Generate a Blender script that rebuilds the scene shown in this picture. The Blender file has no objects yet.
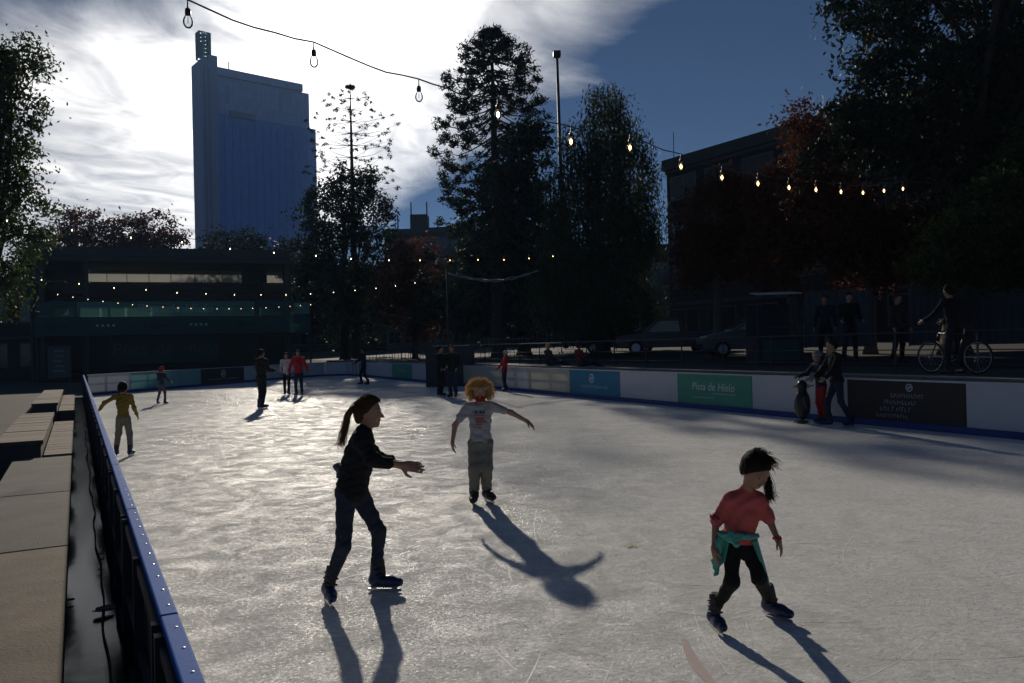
import bpy, math, random
import numpy as np
from mathutils import Vector, Matrix

# ------------------------------------------------------------------ camera, sky, sun, exposure
S = bpy.context.scene
COL = S.collection
F_PX, W_PX, H_PX = 800.0, 1024.0, 683.0
CAM = Vector((0.0, 0.0, 1.8))
PITCH, ROLL = math.radians(0.29), math.radians(1.37)
fw = Vector((0, math.cos(PITCH), math.sin(PITCH)))
r0 = Vector((1, 0, 0))
u0 = Vector((0, -math.sin(PITCH), math.cos(PITCH)))
RT = r0 * math.cos(ROLL) - u0 * math.sin(ROLL)
UP = r0 * math.sin(ROLL) + u0 * math.cos(ROLL)
cam_data = bpy.data.cameras.new('camera')
cam = bpy.data.objects.new('camera', cam_data)
COL.objects.link(cam)
cam_data.sensor_width = 36.0
cam_data.lens = 36.0 * F_PX / W_PX
cam_data.clip_start, cam_data.clip_end = 0.05, 9000.0
mw = Matrix((RT, UP, -fw)).transposed().to_4x4()
mw.translation = CAM
cam.matrix_world = mw
S.camera = cam


def ray(px, py):
    return fw + RT * ((px - W_PX / 2) / F_PX) + UP * ((H_PX / 2 - py) / F_PX)


def pt(px, py, D):
    """point seen at a picture position, D metres ahead"""
    d = ray(px, py)
    return CAM + d * (D / d.y)


def gnd(px, py, z=0.0):
    d = ray(px, py)
    return CAM + d * ((z - CAM.z) / d.z)


SUN = ray(318, 27).normalized()
SUN_EL = math.asin(SUN.z)
SUN_AZ = math.atan2(SUN.x, SUN.y)
sun_data = bpy.data.lights.new('sun', 'SUN')
sun_data.energy = 5.0
sun_data.angle = math.radians(1.1)
sun_data.color = (1.0, 0.91, 0.77)
sun = bpy.data.objects.new('sun', sun_data)
COL.objects.link(sun)
sun.rotation_euler = (-SUN).to_track_quat('-Z', 'Y').to_euler()
sun.location = (0, 0, 60)

world = bpy.data.worlds.new('World')
S.world = world
world.use_nodes = True
nt = world.node_tree
nt.nodes.clear()


def N(tree, kind, **kw):
    n = tree.nodes.new(kind)
    for k, v in kw.items():
        if k.startswith('i_'):
            key = k[2:]
            key = int(key) if key.isdigit() else key.replace('_', ' ')
            n.inputs[key].default_value = v
        else:
            setattr(n, k, v)
    return n


def mth(tree, op, a, b=None, c=None, clamp=False):
    n = tree.nodes.new('ShaderNodeMath')
    n.operation = op
    n.use_clamp = clamp
    for i, v in enumerate((a, b, c)):
        if v is None:
            continue
        if isinstance(v, (int, float)):
            n.inputs[i].default_value = v
        else:
            tree.links.new(v, n.inputs[i])
    return n.outputs[0]


def build_sky():
    L = nt.links.new
    out = N(nt, 'ShaderNodeOutputWorld')
    bg = N(nt, 'ShaderNodeBackground')
    bg.inputs['Strength'].default_value = 0.05
    sky = N(nt, 'ShaderNodeTexSky')
    sky.sky_type = 'NISHITA'
    sky.sun_disc = False
    sky.sun_elevation = SUN_EL
    sky.sun_rotation = SUN_AZ % (2 * math.pi)
    sky.altitude = 2500
    sky.air_density = 0.72
    sky.dust_density = 0.0
    sky.ozone_density = 5.0
    tc = N(nt, 'ShaderNodeTexCoord')
    sep = N(nt, 'ShaderNodeSeparateXYZ')
    L(tc.outputs['Generated'], sep.inputs[0])
    z = mth(nt, 'MAXIMUM', sep.outputs[2], 0.03)
    x = mth(nt, 'DIVIDE', sep.outputs[0], z)
    y = mth(nt, 'DIVIDE', sep.outputs[1], z)
    cmb = N(nt, 'ShaderNodeCombineXYZ')
    L(x, cmb.inputs[0]); L(y, cmb.inputs[1])
    # altocumulus sheet lying on a plane: streaked, rippled, with a front edge
    mp = N(nt, 'ShaderNodeMapping')
    mp.inputs['Rotation'].default_value = (0, 0, math.radians(-14))
    mp.inputs['Scale'].default_value = (0.75, 0.36, 1.0)
    L(cmb.outputs[0], mp.inputs[0])
    n1 = N(nt, 'ShaderNodeTexNoise', i_Scale=0.9, i_Detail=9.0, i_Roughness=0.62, i_Distortion=0.6)
    L(mp.outputs[0], n1.inputs['Vector'])
    mp2 = N(nt, 'ShaderNodeMapping')
    mp2.inputs['Rotation'].default_value = (0, 0, math.radians(20))
    mp2.inputs['Scale'].default_value = (1.7, 1.05, 1.0)
    L(cmb.outputs[0], mp2.inputs[0])
    n2 = N(nt, 'ShaderNodeTexNoise', i_Scale=1.6, i_Detail=7.0, i_Roughness=0.58, i_Distortion=0.9)
    L(mp2.outputs[0], n2.inputs['Vector'])
    # front: clouds where x + .385 y < 1.42
    edge = mth(nt, 'MULTIPLY_ADD', y, 0.385, x)
    edge = mth(nt, 'SUBTRACT', 1.47, edge)
    wob = mth(nt, 'MULTIPLY_ADD', n1.outputs[0], 1.5, -0.75)
    edge = mth(nt, 'ADD', edge, wob)
    edge = mth(nt, 'MULTIPLY', edge, 1.3, clamp=True)
    dens = mth(nt, 'MULTIPLY_ADD', n1.outputs[0], 1.1, -0.1)
    dens = mth(nt, 'MULTIPLY_ADD', n2.outputs[0], 1.0, dens)
    dens = mth(nt, 'SUBTRACT', dens, 0.40)
    dens = mth(nt, 'MULTIPLY', dens, 1.5, clamp=True)
    dens = mth(nt, 'MULTIPLY', dens, edge)
    # the bank of cloud ends a little above the sun, as its blue corner shows
    near = mth(nt, 'ADD', mth(nt, 'MULTIPLY_ADD', x, 0.3, y), -1.72)
    near = mth(nt, 'ADD', near, mth(nt, 'MULTIPLY_ADD', n1.outputs[0], 1.2, -0.6))
    near = mth(nt, 'MULTIPLY', near, 2.2, clamp=True)
    dens = mth(nt, 'MULTIPLY', dens, near)
    # forward scattering of the sun in the thin cloud
    dot = N(nt, 'ShaderNodeVectorMath', operation='DOT_PRODUCT')
    L(tc.outputs['Generated'], dot.inputs[0])
    dot.inputs[1].default_value = SUN
    c = mth(nt, 'MAXIMUM', dot.outputs['Value'], 0.0)
    p1 = mth(nt, 'MULTIPLY', mth(nt, 'POWER', c, 9.0), 54.0)
    p2 = mth(nt, 'MULTIPLY', mth(nt, 'POWER', c, 90.0), 26.0)
    p3 = mth(nt, 'MULTIPLY', mth(nt, 'POWER', c, 900.0), 120.0)
    lum = mth(nt, 'ADD', mth(nt, 'ADD', p1, p2), mth(nt, 'ADD', p3, 1.2))
    shade = mth(nt, 'MULTIPLY_ADD', n2.outputs[0], 0.75, 0.62)
    lum = mth(nt, 'MULTIPLY', lum, shade)
    ccol = N(nt, 'ShaderNodeMix', data_type='RGBA', blend_type='MULTIPLY')
    ccol.inputs[0].default_value = 1.0
    ccol.inputs[6].default_value = (1.0, 0.985, 0.97, 1)
    L(lum, ccol.inputs[7])
    mix = N(nt, 'ShaderNodeMix', data_type='RGBA')
    L(dens, mix.inputs[0])
    L(sky.outputs[0], mix.inputs[6])
    L(ccol.outputs[2], mix.inputs[7])
    L(mix.outputs[2], bg.inputs['Color'])
    L(bg.outputs[0], out.inputs[0])


build_sky()
S.view_settings.view_transform = 'Standard'
S.view_settings.look = 'None'
S.view_settings.exposure = -0.7
S.view_settings.gamma = 1.0
S.view_settings.use_curve_mapping = False
S.render.engine = 'CYCLES'
S.cycles.max_bounces = 6
S.cycles.transparent_max_bounces = 8

# ------------------------------------------------------------------ materials
MATS = {}


def mat(name, col, rough=0.65, var=0.18, scale=6.0, bump=0.0, metal=0.0, spec=0.4,
        bscale=None, trans=0.0, emit=None, estr=0.0, alpha_mix=0.0):
    if name in MATS:
        return MATS[name]
    m = bpy.data.materials.new(name)
    m.use_nodes = True
    t = m.node_tree
    L = t.links.new
    p = t.nodes['Principled BSDF']
    p.inputs['Roughness'].default_value = rough
    p.inputs['Metallic'].default_value = metal
    p.inputs['Specular IOR Level'].default_value = spec
    tc = N(t, 'ShaderNodeTexCoord')
    nz = N(t, 'ShaderNodeTexNoise', i_Scale=scale, i_Detail=6.0, i_Roughness=0.65)
    L(tc.outputs['Object'], nz.inputs['Vector'])
    hsv = N(t, 'ShaderNodeHueSaturation')
    hsv.inputs['Color'].default_value = (*col, 1)
    L(mth(t, 'MULTIPLY_ADD', nz.outputs[0], 2 * var, 1 - var), hsv.inputs['Value'])
    L(hsv.outputs[0], p.inputs['Base Color'])
    if bump:
        nb = N(t, 'ShaderNodeTexNoise', i_Scale=bscale or scale * 5, i_Detail=6.0)
        L(tc.outputs['Object'], nb.inputs['Vector'])
        b = N(t, 'ShaderNodeBump', i_Strength=bump, i_Distance=0.02)
        L(nb.outputs[0], b.inputs['Height'])
        L(b.outputs[0], p.inputs['Normal'])
    if emit:
        p.inputs['Emission Color'].default_value = (*emit, 1)
        p.inputs['Emission Strength'].default_value = estr
    if trans or alpha_mix:
        o = t.nodes['Material Output']
        src = p.outputs[0]
        if trans:
            tr = N(t, 'ShaderNodeBsdfTranslucent')
            L(hsv.outputs[0], tr.inputs['Color'])
            mx = N(t, 'ShaderNodeMixShader')
            mx.inputs[0].default_value = trans
            L(src, mx.inputs[1]); L(tr.outputs[0], mx.inputs[2])
            src = mx.outputs[0]
        if alpha_mix:
            tp = N(t, 'ShaderNodeBsdfTransparent')
            mx = N(t, 'ShaderNodeMixShader')
            mx.inputs[0].default_value = alpha_mix
            L(src, mx.inputs[1]); L(tp.outputs[0], mx.inputs[2])
            src = mx.outputs[0]
        L(src, o.inputs[0])
    MATS[name] = m
    return m


def leaf_mat(name, c1, c2, trans=0.35):
    if name in MATS:
        return MATS[name]
    m = bpy.data.materials.new(name)
    m.use_nodes = True
    t = m.node_tree
    L = t.links.new
    p = t.nodes['Principled BSDF']
    p.inputs['Roughness'].default_value = 0.6
    p.inputs['Specular IOR Level'].default_value = 0.25
    g = N(t, 'ShaderNodeNewGeometry')
    mx = N(t, 'ShaderNodeMix', data_type='RGBA')
    L(g.outputs['Random Per Island'], mx.inputs[0])
    mx.inputs[6].default_value = (*c1, 1)
    mx.inputs[7].default_value = (*c2, 1)
    L(mx.outputs[2], p.inputs['Base Color'])
    tr = N(t, 'ShaderNodeBsdfTranslucent')
    L(mx.outputs[2], tr.inputs['Color'])
    ms = N(t, 'ShaderNodeMixShader')
    ms.inputs[0].default_value = trans
    L(p.outputs[0], ms.inputs[1]); L(tr.outputs[0], ms.inputs[2])
    L(ms.outputs[0], t.nodes['Material Output'].inputs[0])
    MATS[name] = m
    return m


def ice_material():
    m = bpy.data.materials.new('ice')
    m.use_nodes = True
    t = m.node_tree
    L = t.links.new
    p = t.nodes['Principled BSDF']
    tc = N(t, 'ShaderNodeTexCoord')
    co = tc.outputs['Object']
    big = N(t, 'ShaderNodeTexNoise', i_Scale=0.22, i_Detail=4.0, i_Roughness=0.55)
    mid = N(t, 'ShaderNodeTexNoise', i_Scale=2.6, i_Detail=9.0, i_Roughness=0.66, i_Distortion=1.0)
    fine = N(t, 'ShaderNodeTexNoise', i_Scale=19.0, i_Detail=9.0, i_Roughness=0.74, i_Distortion=0.5)
    for n in (big, mid, fine):
        L(co, n.inputs['Vector'])
    # scuffed snow ridges: distorted cell edges
    dv = N(t, 'ShaderNodeVectorMath', operation='MULTIPLY_ADD')
    L(mid.outputs['Color'], dv.inputs[0]); dv.inputs[1].default_value = (0.9, 0.9, 0); L(co, dv.inputs[2])
    vor = N(t, 'ShaderNodeTexVoronoi', feature='DISTANCE_TO_EDGE', i_Scale=2.6)
    L(dv.outputs[0], vor.inputs['Vector'])
    rid = mth(t, 'SUBTRACT', 1.0, mth(t, 'MULTIPLY', vor.outputs['Distance'], 9.0, clamp=True))
    ripple = mth(t, 'MULTIPLY', rid, 0.05)
    h = mth(t, 'MULTIPLY_ADD', fine.outputs[0], 0.75, ripple)
    h = mth(t, 'MULTIPLY_ADD', mid.outputs[0], 0.16, h)
    # base colour: grey-white scraped ice with cloudier wet areas
    v = mth(t, 'MULTIPLY_ADD', mid.outputs[0], 0.55, mth(t, 'MULTIPLY', fine.outputs[0], 0.55))
    ramp = N(t, 'ShaderNodeValToRGB')
    ramp.color_ramp.elements[0].position = 0.42
    ramp.color_ramp.elements[0].color = (0.60, 0.592, 0.57, 1)
    ramp.color_ramp.elements[1].position = 0.68
    ramp.color_ramp.elements[1].color = (0.93, 0.92, 0.89, 1)
    L(v, ramp.inputs[0])
    wet = N(t, 'ShaderNodeMix', data_type='RGBA', blend_type='MULTIPLY')
    wf = N(t, 'ShaderNodeMapRange')
    wf.inputs[1].default_value, wf.inputs[2].default_value = 0.45, 0.62
    L(big.outputs[0], wf.inputs[0])
    L(mth(t, 'MULTIPLY', wf.outputs[0], 0.25), wet.inputs[0])
    L(ramp.outputs[0], wet.inputs[6])
    wet.inputs[7].default_value = (0.74, 0.75, 0.73, 1)
    L(wet.outputs[2], p.inputs['Base Color'])
    ro = mth(t, 'MULTIPLY_ADD', fine.outputs[0], 0.40, 0.10)
    ro = mth(t, 'SUBTRACT', ro, mth(t, 'MULTIPLY', wf.outputs[0], 0.10))
    L(ro, p.inputs['Roughness'])
    p.inputs['Specular IOR Level'].default_value = 0.32
    b = N(t, 'ShaderNodeBump', i_Strength=0.8, i_Distance=0.016)
    L(h, b.inputs['Height'])
    b2 = N(t, 'ShaderNodeBump', i_Strength=0.9, i_Distance=0.010)
    hf = N(t, 'ShaderNodeTexNoise', i_Scale=34.0, i_Detail=6.0, i_Roughness=0.75, i_Distortion=0.4)
    L(co, hf.inputs['Vector'])
    L(mth(t, 'MULTIPLY_ADD', fine.outputs[0], 0.6, hf.outputs[0]), b2.inputs['Height'])
    L(b2.outputs[0], p.inputs['Normal'])
    # dry snow between wet, polished flakes
    grit = N(t, 'ShaderNodeTexNoise', i_Scale=42.0, i_Detail=5.0, i_Roughness=0.7, i_Distortion=0.6)
    L(co, grit.inputs['Vector'])
    gm = mth(t, 'ADD', mth(t, 'MULTIPLY', grit.outputs[0], 0.6), mth(t, 'MULTIPLY', mid.outputs[0], 0.28))
    wetm_ = N(t, 'ShaderNodeMapRange')
    wetm_.inputs[1].default_value, wetm_.inputs[2].default_value = 0.43, 0.54
    L(gm, wetm_.inputs[0])
    df = N(t, 'ShaderNodeBsdfDiffuse')
    L(wet.outputs[2], df.inputs['Color'])
    L(b.outputs[0], df.inputs['Normal'])
    ms_ = N(t, 'ShaderNodeMixShader')
    L(wetm_.outputs[0], ms_.inputs[0])
    L(df.outputs[0], ms_.inputs[1]); L(p.outputs[0], ms_.inputs[2])
    L(ms_.outputs[0], t.nodes['Material Output'].inputs[0])
    MATS['ice'] = m
    return m


# ------------------------------------------------------------------ mesh and tagging helpers
def root_loc(o):
    v = Vector((0, 0, 0))
    while o is not None:
        v += o.location
        o = o.parent
    return v


def link_mesh(name, verts, faces, m, parent=None, smooth=False, world=True):
    me = bpy.data.meshes.new(name)
    off = root_loc(parent) if (parent is not None and world) else Vector((0, 0, 0))
    if isinstance(verts, np.ndarray):
        vv = verts.astype(np.float64) - np.array(off)
        me.from_pydata(vv.tolist(), [], faces.tolist() if isinstance(faces, np.ndarray) else faces)
    else:
        me.from_pydata([(v[0] - off.x, v[1] - off.y, v[2] - off.z) for v in verts], [], faces)
    if smooth:
        me.polygons.foreach_set('use_smooth', [True] * len(me.polygons))
    me.materials.append(m)
    me.update()
    o = bpy.data.objects.new(name, me)
    COL.objects.link(o)
    if parent is not None:
        o.parent = parent
    return o


def fast_mesh(name, V, Fq, m, parent=None, world=True, smooth=False):
    """V (n,3), Fq (k,3|4) numpy -> object"""
    me = bpy.data.meshes.new(name)
    off = np.array(root_loc(parent)) if (parent is not None and world) else np.zeros(3)
    V = (V - off).astype(np.float32)
    k, c = Fq.shape
    me.vertices.add(len(V)); me.vertices.foreach_set('co', V.ravel())
    me.loops.add(k * c); me.loops.foreach_set('vertex_index', Fq.astype(np.int32).ravel())
    me.polygons.add(k)
    me.polygons.foreach_set('loop_start', np.arange(0, k * c, c, dtype=np.int32))
    me.polygons.foreach_set('loop_total', np.full(k, c, dtype=np.int32))
    me.polygons.foreach_set('use_smooth', np.full(k, smooth, dtype=bool))
    me.materials.append(m)
    me.update(calc_edges=True)
    o = bpy.data.objects.new(name, me)
    COL.objects.link(o)
    if parent is not None:
        o.parent = parent
    return o


def tag(o, label=None, cat=None, group=None, kind=None):
    for k, v in (('label', label), ('category', cat), ('group', group), ('kind', kind)):
        if v:
            o[k] = v
    return o


def thing(name, label, cat, loc=(0, 0, 0), group=None, rotz=0.0):
    o = bpy.data.objects.new(name, None)
    COL.objects.link(o)
    o.empty_display_size = 0.2
    o.location = loc
    o.rotation_euler = (0, 0, rotz)
    return tag(o, label, cat, group)


def copy_tree(o, parent=None):
    c = o.copy()
    COL.objects.link(c)
    c.parent = parent
    for ch in list(o.children):
        copy_tree(ch, c)
    return c


class MB:
    def __init__(self):
        self.v, self.f = [], []

    def add(self, vs, fs):
        n = len(self.v)
        self.v += [tuple(v) for v in vs]
        self.f += [tuple(i + n for i in f) for f in fs]
        return self

    def obox(self, o, ax, ay, az):
        """box from corner o with edge vectors"""
        o, ax, ay, az = map(Vector, (o, ax, ay, az))
        vs = [o, o + ax, o + ax + ay, o + ay, o + az, o + ax + az, o + ax + ay + az, o + ay + az]
        fs = [(0, 3, 2, 1), (4, 5, 6, 7), (0, 1, 5, 4), (1, 2, 6, 5), (2, 3, 7, 6), (3, 0, 4, 7)]
        return self.add(vs, fs)

    def box(self, x0, x1, y0, y1, z0, z1):
        return self.obox((x0, y0, z0), (x1 - x0, 0, 0), (0, y1 - y0, 0), (0, 0, z1 - z0))

    def bar(self, a, b, w, h=None, up=(0, 0, 1)):
        """square bar from a to b"""
        a, b = Vector(a), Vector(b)
        h = w if h is None else h
        d = (b - a).normalized()
        s = d.cross(Vector(up))
        if s.length < 1e-4:
            s = d.cross(Vector((1, 0, 0)))
        s.normalize()
        u = s.cross(d)
        return self.obox(a - s * w / 2 - u * h / 2, b - a, s * w, u * h)

    def tube(self, pts, rad, sides=8, cap=True):
        pts = [Vector(p) for p in pts]
        n = len(pts)
        if not hasattr(rad, '__len__'):
            rad = [rad] * n
        vs, fs = [], []
        prev = None
        for i, p in enumerate(pts):
            d = (pts[min(i + 1, n - 1)] - pts[max(i - 1, 0)])
            d = d.normalized() if d.length > 1e-9 else Vector((0, 0, 1))
            if prev is None:
                a = d.cross(Vector((0, 0, 1)))
                if a.length < 1e-3:
                    a = d.cross(Vector((1, 0, 0)))
            else:
                a = prev - d * prev.dot(d)
                if a.length < 1e-6:
                    a = d.cross(Vector((1, 0, 0)))
            a.normalize()
            prev = a
            b = d.cross(a)
            for k in range(sides):
                t = 2 * math.pi * k / sides
                vs.append(p + (a * math.cos(t) + b * math.sin(t)) * rad[i])
        for i in range(n - 1):
            for k in range(sides):
                k2 = (k + 1) % sides
                fs.append((i * sides + k, i * sides + k2, (i + 1) * sides + k2, (i + 1) * sides + k))
        if cap:
            fs.append(tuple(range(sides - 1, -1, -1)))
            fs.append(tuple((n - 1) * sides + k for k in range(sides)))
        return self.add(vs, fs)

    def lathe(self, prof, c=(0, 0, 0), sides=12):
        """prof: list of (r, z)"""
        c = Vector(c)
        vs, fs = [], []
        for r, z in prof:
            for k in range(sides):
                t = 2 * math.pi * k / sides
                vs.append(c + Vector((r * math.cos(t), r * math.sin(t), z)))
        for i in range(len(prof) - 1):
            for k in range(sides):
                k2 = (k + 1) % sides
                fs.append((i * sides + k, i * sides + k2, (i + 1) * sides + k2, (i + 1) * sides + k))
        fs.append(tuple(range(sides - 1, -1, -1)))
        fs.append(tuple((len(prof) - 1) * sides + k for k in range(sides)))
        return self.add(vs, fs)

    def prism(self, poly, o, ax, ay, az):
        """polygon in (ax, ay) plane at o, extruded by az"""
        o, ax, ay, az = map(Vector, (o, ax, ay, az))
        n = len(poly)
        b = [o + ax * p[0] + ay * p[1] for p in poly]
        vs = b + [v + az for v in b]
        fs = [tuple(range(n - 1, -1, -1)), tuple(range(n, 2 * n))]
        for i in range(n):
            j = (i + 1) % n
            fs.append((i, j, n + j, n + i))
        return self.add(vs, fs)

    def build(self, name, m, parent=None, smooth=False, bevel=0.0, world=True):
        o = link_mesh(name, self.v, self.f, m, parent, smooth, world)
        if bevel:
            md = o.modifiers.new('bevel', 'BEVEL')
            md.width = bevel
            md.segments = 2
            md.limit_method = 'ANGLE'
        return o


def text_words(name, body, size, m, parent, o, ax, ay, extrude=0.002, shear=0.0):
    """each word its own mesh, the line centred on o"""
    axu, o = Vector(ax).normalized(), Vector(o)
    obs = [text_obj(name, w, size, m, parent, o, ax, ay, extrude, 'LEFT', shear) for w in body.split()]
    off = root_loc(parent)
    wid = [max((v.co + off - o).dot(axu) for v in ob.data.vertices) for ob in obs]
    gap = size * 0.30
    x = -(sum(wid) + gap * (len(wid) - 1)) / 2
    for ob, w in zip(obs, wid):
        for v in ob.data.vertices:
            v.co += axu * x
        x += w + gap
    return obs


def text_obj(name, body, size, m, parent, o, ax, ay, extrude=0.002, align='CENTER', font_shear=0.0):
    """flat lettering as a mesh: baseline along ax, up along ay, starting at o (world)"""
    cu = bpy.data.curves.new(name, 'FONT')
    cu.body = body
    cu.size = size
    cu.align_x = align
    cu.shear = font_shear
    cu.resolution_u = 2
    tmp = bpy.data.objects.new(name + '_tmp', cu)
    COL.objects.link(tmp)
    dg = bpy.context.evaluated_depsgraph_get()
    me = bpy.data.meshes.new_from_object(tmp.evaluated_get(dg))
    bpy.data.objects.remove(tmp)
    ax, ay, o = Vector(ax).normalized(), Vector(ay).normalized(), Vector(o)
    nrm = ax.cross(ay)
    off = root_loc(parent) if parent is not None else Vector((0, 0, 0))
    for v in me.vertices:
        v.co = o + ax * v.co.x + ay * v.co.y + nrm * extrude - off
    me.materials.clear()
    me.materials.append(m)
    ob = bpy.data.objects.new(name, me)
    COL.objects.link(ob)
    ob.parent = parent
    return ob

# ------------------------------------------------------------------ the setting: ground, rink, terraces
UL = Vector((-0.478, 0.878, 0)).normalized()       # along the left barrier
NN = Vector((UL.y, -UL.x, 0))                      # across the rink, to the right
RAIL_N = 0.273                                      # inner edge of the left rail
PA = Vector((-18.9, 35.6, 0))
PB = Vector((-14.0, 53.5, 0))
PC = Vector((-8.3, 49.3, 0))
PE = Vector((8.6, 13.5, 0))
UR = (PC - PE).normalized()
NR = Vector((UR.y, -UR.x, 0))                      # outwards (right) from the right barrier
PL0 = UL * -6 + NN * RAIL_N
PE0 = PE - UR * 19
CORNER = [PB, Vector((-12.9, 55.0, 0)), Vector((-11.4, 55.1, 0)), Vector((-10.2, 53.3, 0)), PC]


def tl(u, n, z=0.0):
    return UL * u + NN * n + Vector((0, 0, z))


ice_m = ice_material()
icepoly = [PL0 - NN * 0.05, PA - Vector((0.05, 0, 0))] + [p + Vector((0.02, 0.05, 0)) for p in CORNER] + [PE0 + NR * 0.05]
ice = link_mesh('ice_rink', icepoly, [tuple(range(len(icepoly)))], ice_m)
for v in ice.data.vertices:
    v.co.z = 0.0
tag(ice, 'grey white scraped ice surface of the rink', 'ice', kind='structure')


def ground_z(x, y):
    nr = (x - PE.x) * NR.x + (y - PE.y) * NR.y
    nl = x * NN.x + y * NN.y - RAIL_N
    s = np.clip((nr - 1.2) / 1.2, 0, 1)
    zr = -0.06 + 0.86 * s + 0.75 * np.clip((nr - 2.4) / 16, 0, 1)
    zb = -0.06 + 1.6 * np.clip((y - 80) / 20, 0, 1)
    zl = -0.06 + 1.5 * np.clip((-nl - 10) / 25, 0, 1)
    return np.maximum(np.maximum(zr, zb), zl)


def axis(lo, hi, step, far):
    a = list(np.arange(lo, hi + .01, step))
    d = step
    while a[-1] < far:
        d *= 1.5
        a.append(a[-1] + d)
    d = step
    while a[0] > -far:
        d *= 1.5
        a.insert(0, a[0] - d)
    return np.array(a)


gx, gy = axis(-45, 45, 1.0, 4000), axis(-20, 110, 1.0, 4000)
GX, GY = np.meshgrid(gx, gy, indexing='ij')
rng = np.random.default_rng(5)
GZ = ground_z(GX, GY)
V = np.stack([GX, GY, GZ], -1).reshape(-1, 3)
nx, ny = len(gx), len(gy)
ii, jj = np.meshgrid(np.arange(nx - 1), np.arange(ny - 1), indexing='ij')
q = (ii * ny + jj).ravel()
Fq = np.stack([q, q + ny, q + ny + 1, q + 1], -1)
soil = mat('soil_and_paving', (0.042, 0.035, 0.028), 0.9, 0.4, 0.8, 0.5)
tag(fast_mesh('ground', V, Fq, soil), 'dark brown park ground around the rink', 'ground', kind='structure')

# raised promenade behind the right barrier, with its retaining wall
pav = mat('promenade_paving', (0.07, 0.064, 0.058), 0.85, 0.3, 1.5, 0.3)


def rl(t, n, z=0.0):
    """t metres from PC towards the camera along the right barrier, n outwards"""
    return PC - UR * t + NR * n + Vector((0, 0, z))


b = MB()
for k in range(14):
    t0, t1 = -18 + k * 5.5, -18 + (k + 1) * 5.5 - 0.012
    b.obox(rl(t0, 0.75, 0.55), -UR * (t1 - t0), NR * 8.0, (0, 0, 0.40))
prom = b.build('promenade', pav)
tag(prom, 'dark paved promenade running behind the right barrier', 'pavement', kind='structure')
# coping stones and wall blocks of the retaining wall
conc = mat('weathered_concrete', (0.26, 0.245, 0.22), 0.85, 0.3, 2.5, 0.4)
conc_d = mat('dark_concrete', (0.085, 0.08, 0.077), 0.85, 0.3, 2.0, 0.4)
rw = thing('retaining_wall', 'low concrete retaining wall with coping behind the right barrier', 'wall', rl(20, 0.6))
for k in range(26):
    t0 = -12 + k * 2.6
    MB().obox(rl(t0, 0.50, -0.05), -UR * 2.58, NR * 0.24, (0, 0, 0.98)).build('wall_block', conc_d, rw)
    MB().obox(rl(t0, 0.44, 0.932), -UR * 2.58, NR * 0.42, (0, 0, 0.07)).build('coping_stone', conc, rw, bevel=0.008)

# ------------------------------------------------------------------ barriers
blue_plastic = mat('blue_rail_plastic', (0.012, 0.11, 0.46), 0.7, 0.12, 9, 0.05, spec=.06)
kick_blue = mat('blue_kick_strip', (0.02, 0.05, 0.22), 0.5, 0.15, 6)
white_panel = mat('white_banner_panel', (0.62, 0.63, 0.66), 0.55, 0.10, 2.0, trans=0.12)
sunlit_panel = mat('sunlit_banner_panel', (0.70, 0.66, 0.55), 0.55, 0.10, 2.0, trans=0.3)  # white panels, warm glow of sun from behind put into the colour
green_panel = mat('green_banner_panel', (0.10, 0.40, 0.27), 0.55, 0.10, 2.0, trans=0.2)
teal_panel = mat('teal_banner_panel', (0.20, 0.46, 0.46), 0.55, 0.10, 2.0, trans=0.2)
bluead_panel = mat('blue_banner_panel', (0.04, 0.24, 0.42), 0.55, 0.10, 2.0, trans=0.2)
brown_panel = mat('brown_banner_panel', (0.035, 0.030, 0.026), 0.6, 0.2, 2.0)
print_white = mat('white_print', (0.75, 0.78, 0.80), 0.6, 0.05, 4)
print_pale = mat('pale_print', (0.45, 0.62, 0.55), 0.6, 0.05, 4)
print_grey = mat('grey_print', (0.30, 0.30, 0.31), 0.6, 0.05, 4)
print_blue = mat('light_blue_print', (0.25, 0.50, 0.65), 0.6, 0.05, 4)
steel = mat('galvanised_steel', (0.45, 0.46, 0.47), 0.4, 0.2, 12, metal=0.8)
dark_steel = mat('dark_steel', (0.05, 0.05, 0.055), 0.5, 0.2, 8, metal=0.4)
black_plastic = mat('black_plastic', (0.022, 0.021, 0.02), 0.55, 0.3, 3, 0.1)
wood_brown = mat('brown_board', (0.09, 0.06, 0.035), 0.7, 0.3, 4, 0.2)
BH = 0.95


def quad_sheet(o, ax, az, off=0.0):
    """thin sheet, 6 mm"""
    n = Vector(ax).cross(Vector(az)).normalized()
    return MB().obox(Vector(o) + n * off, ax, n * 0.006, az)


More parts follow.
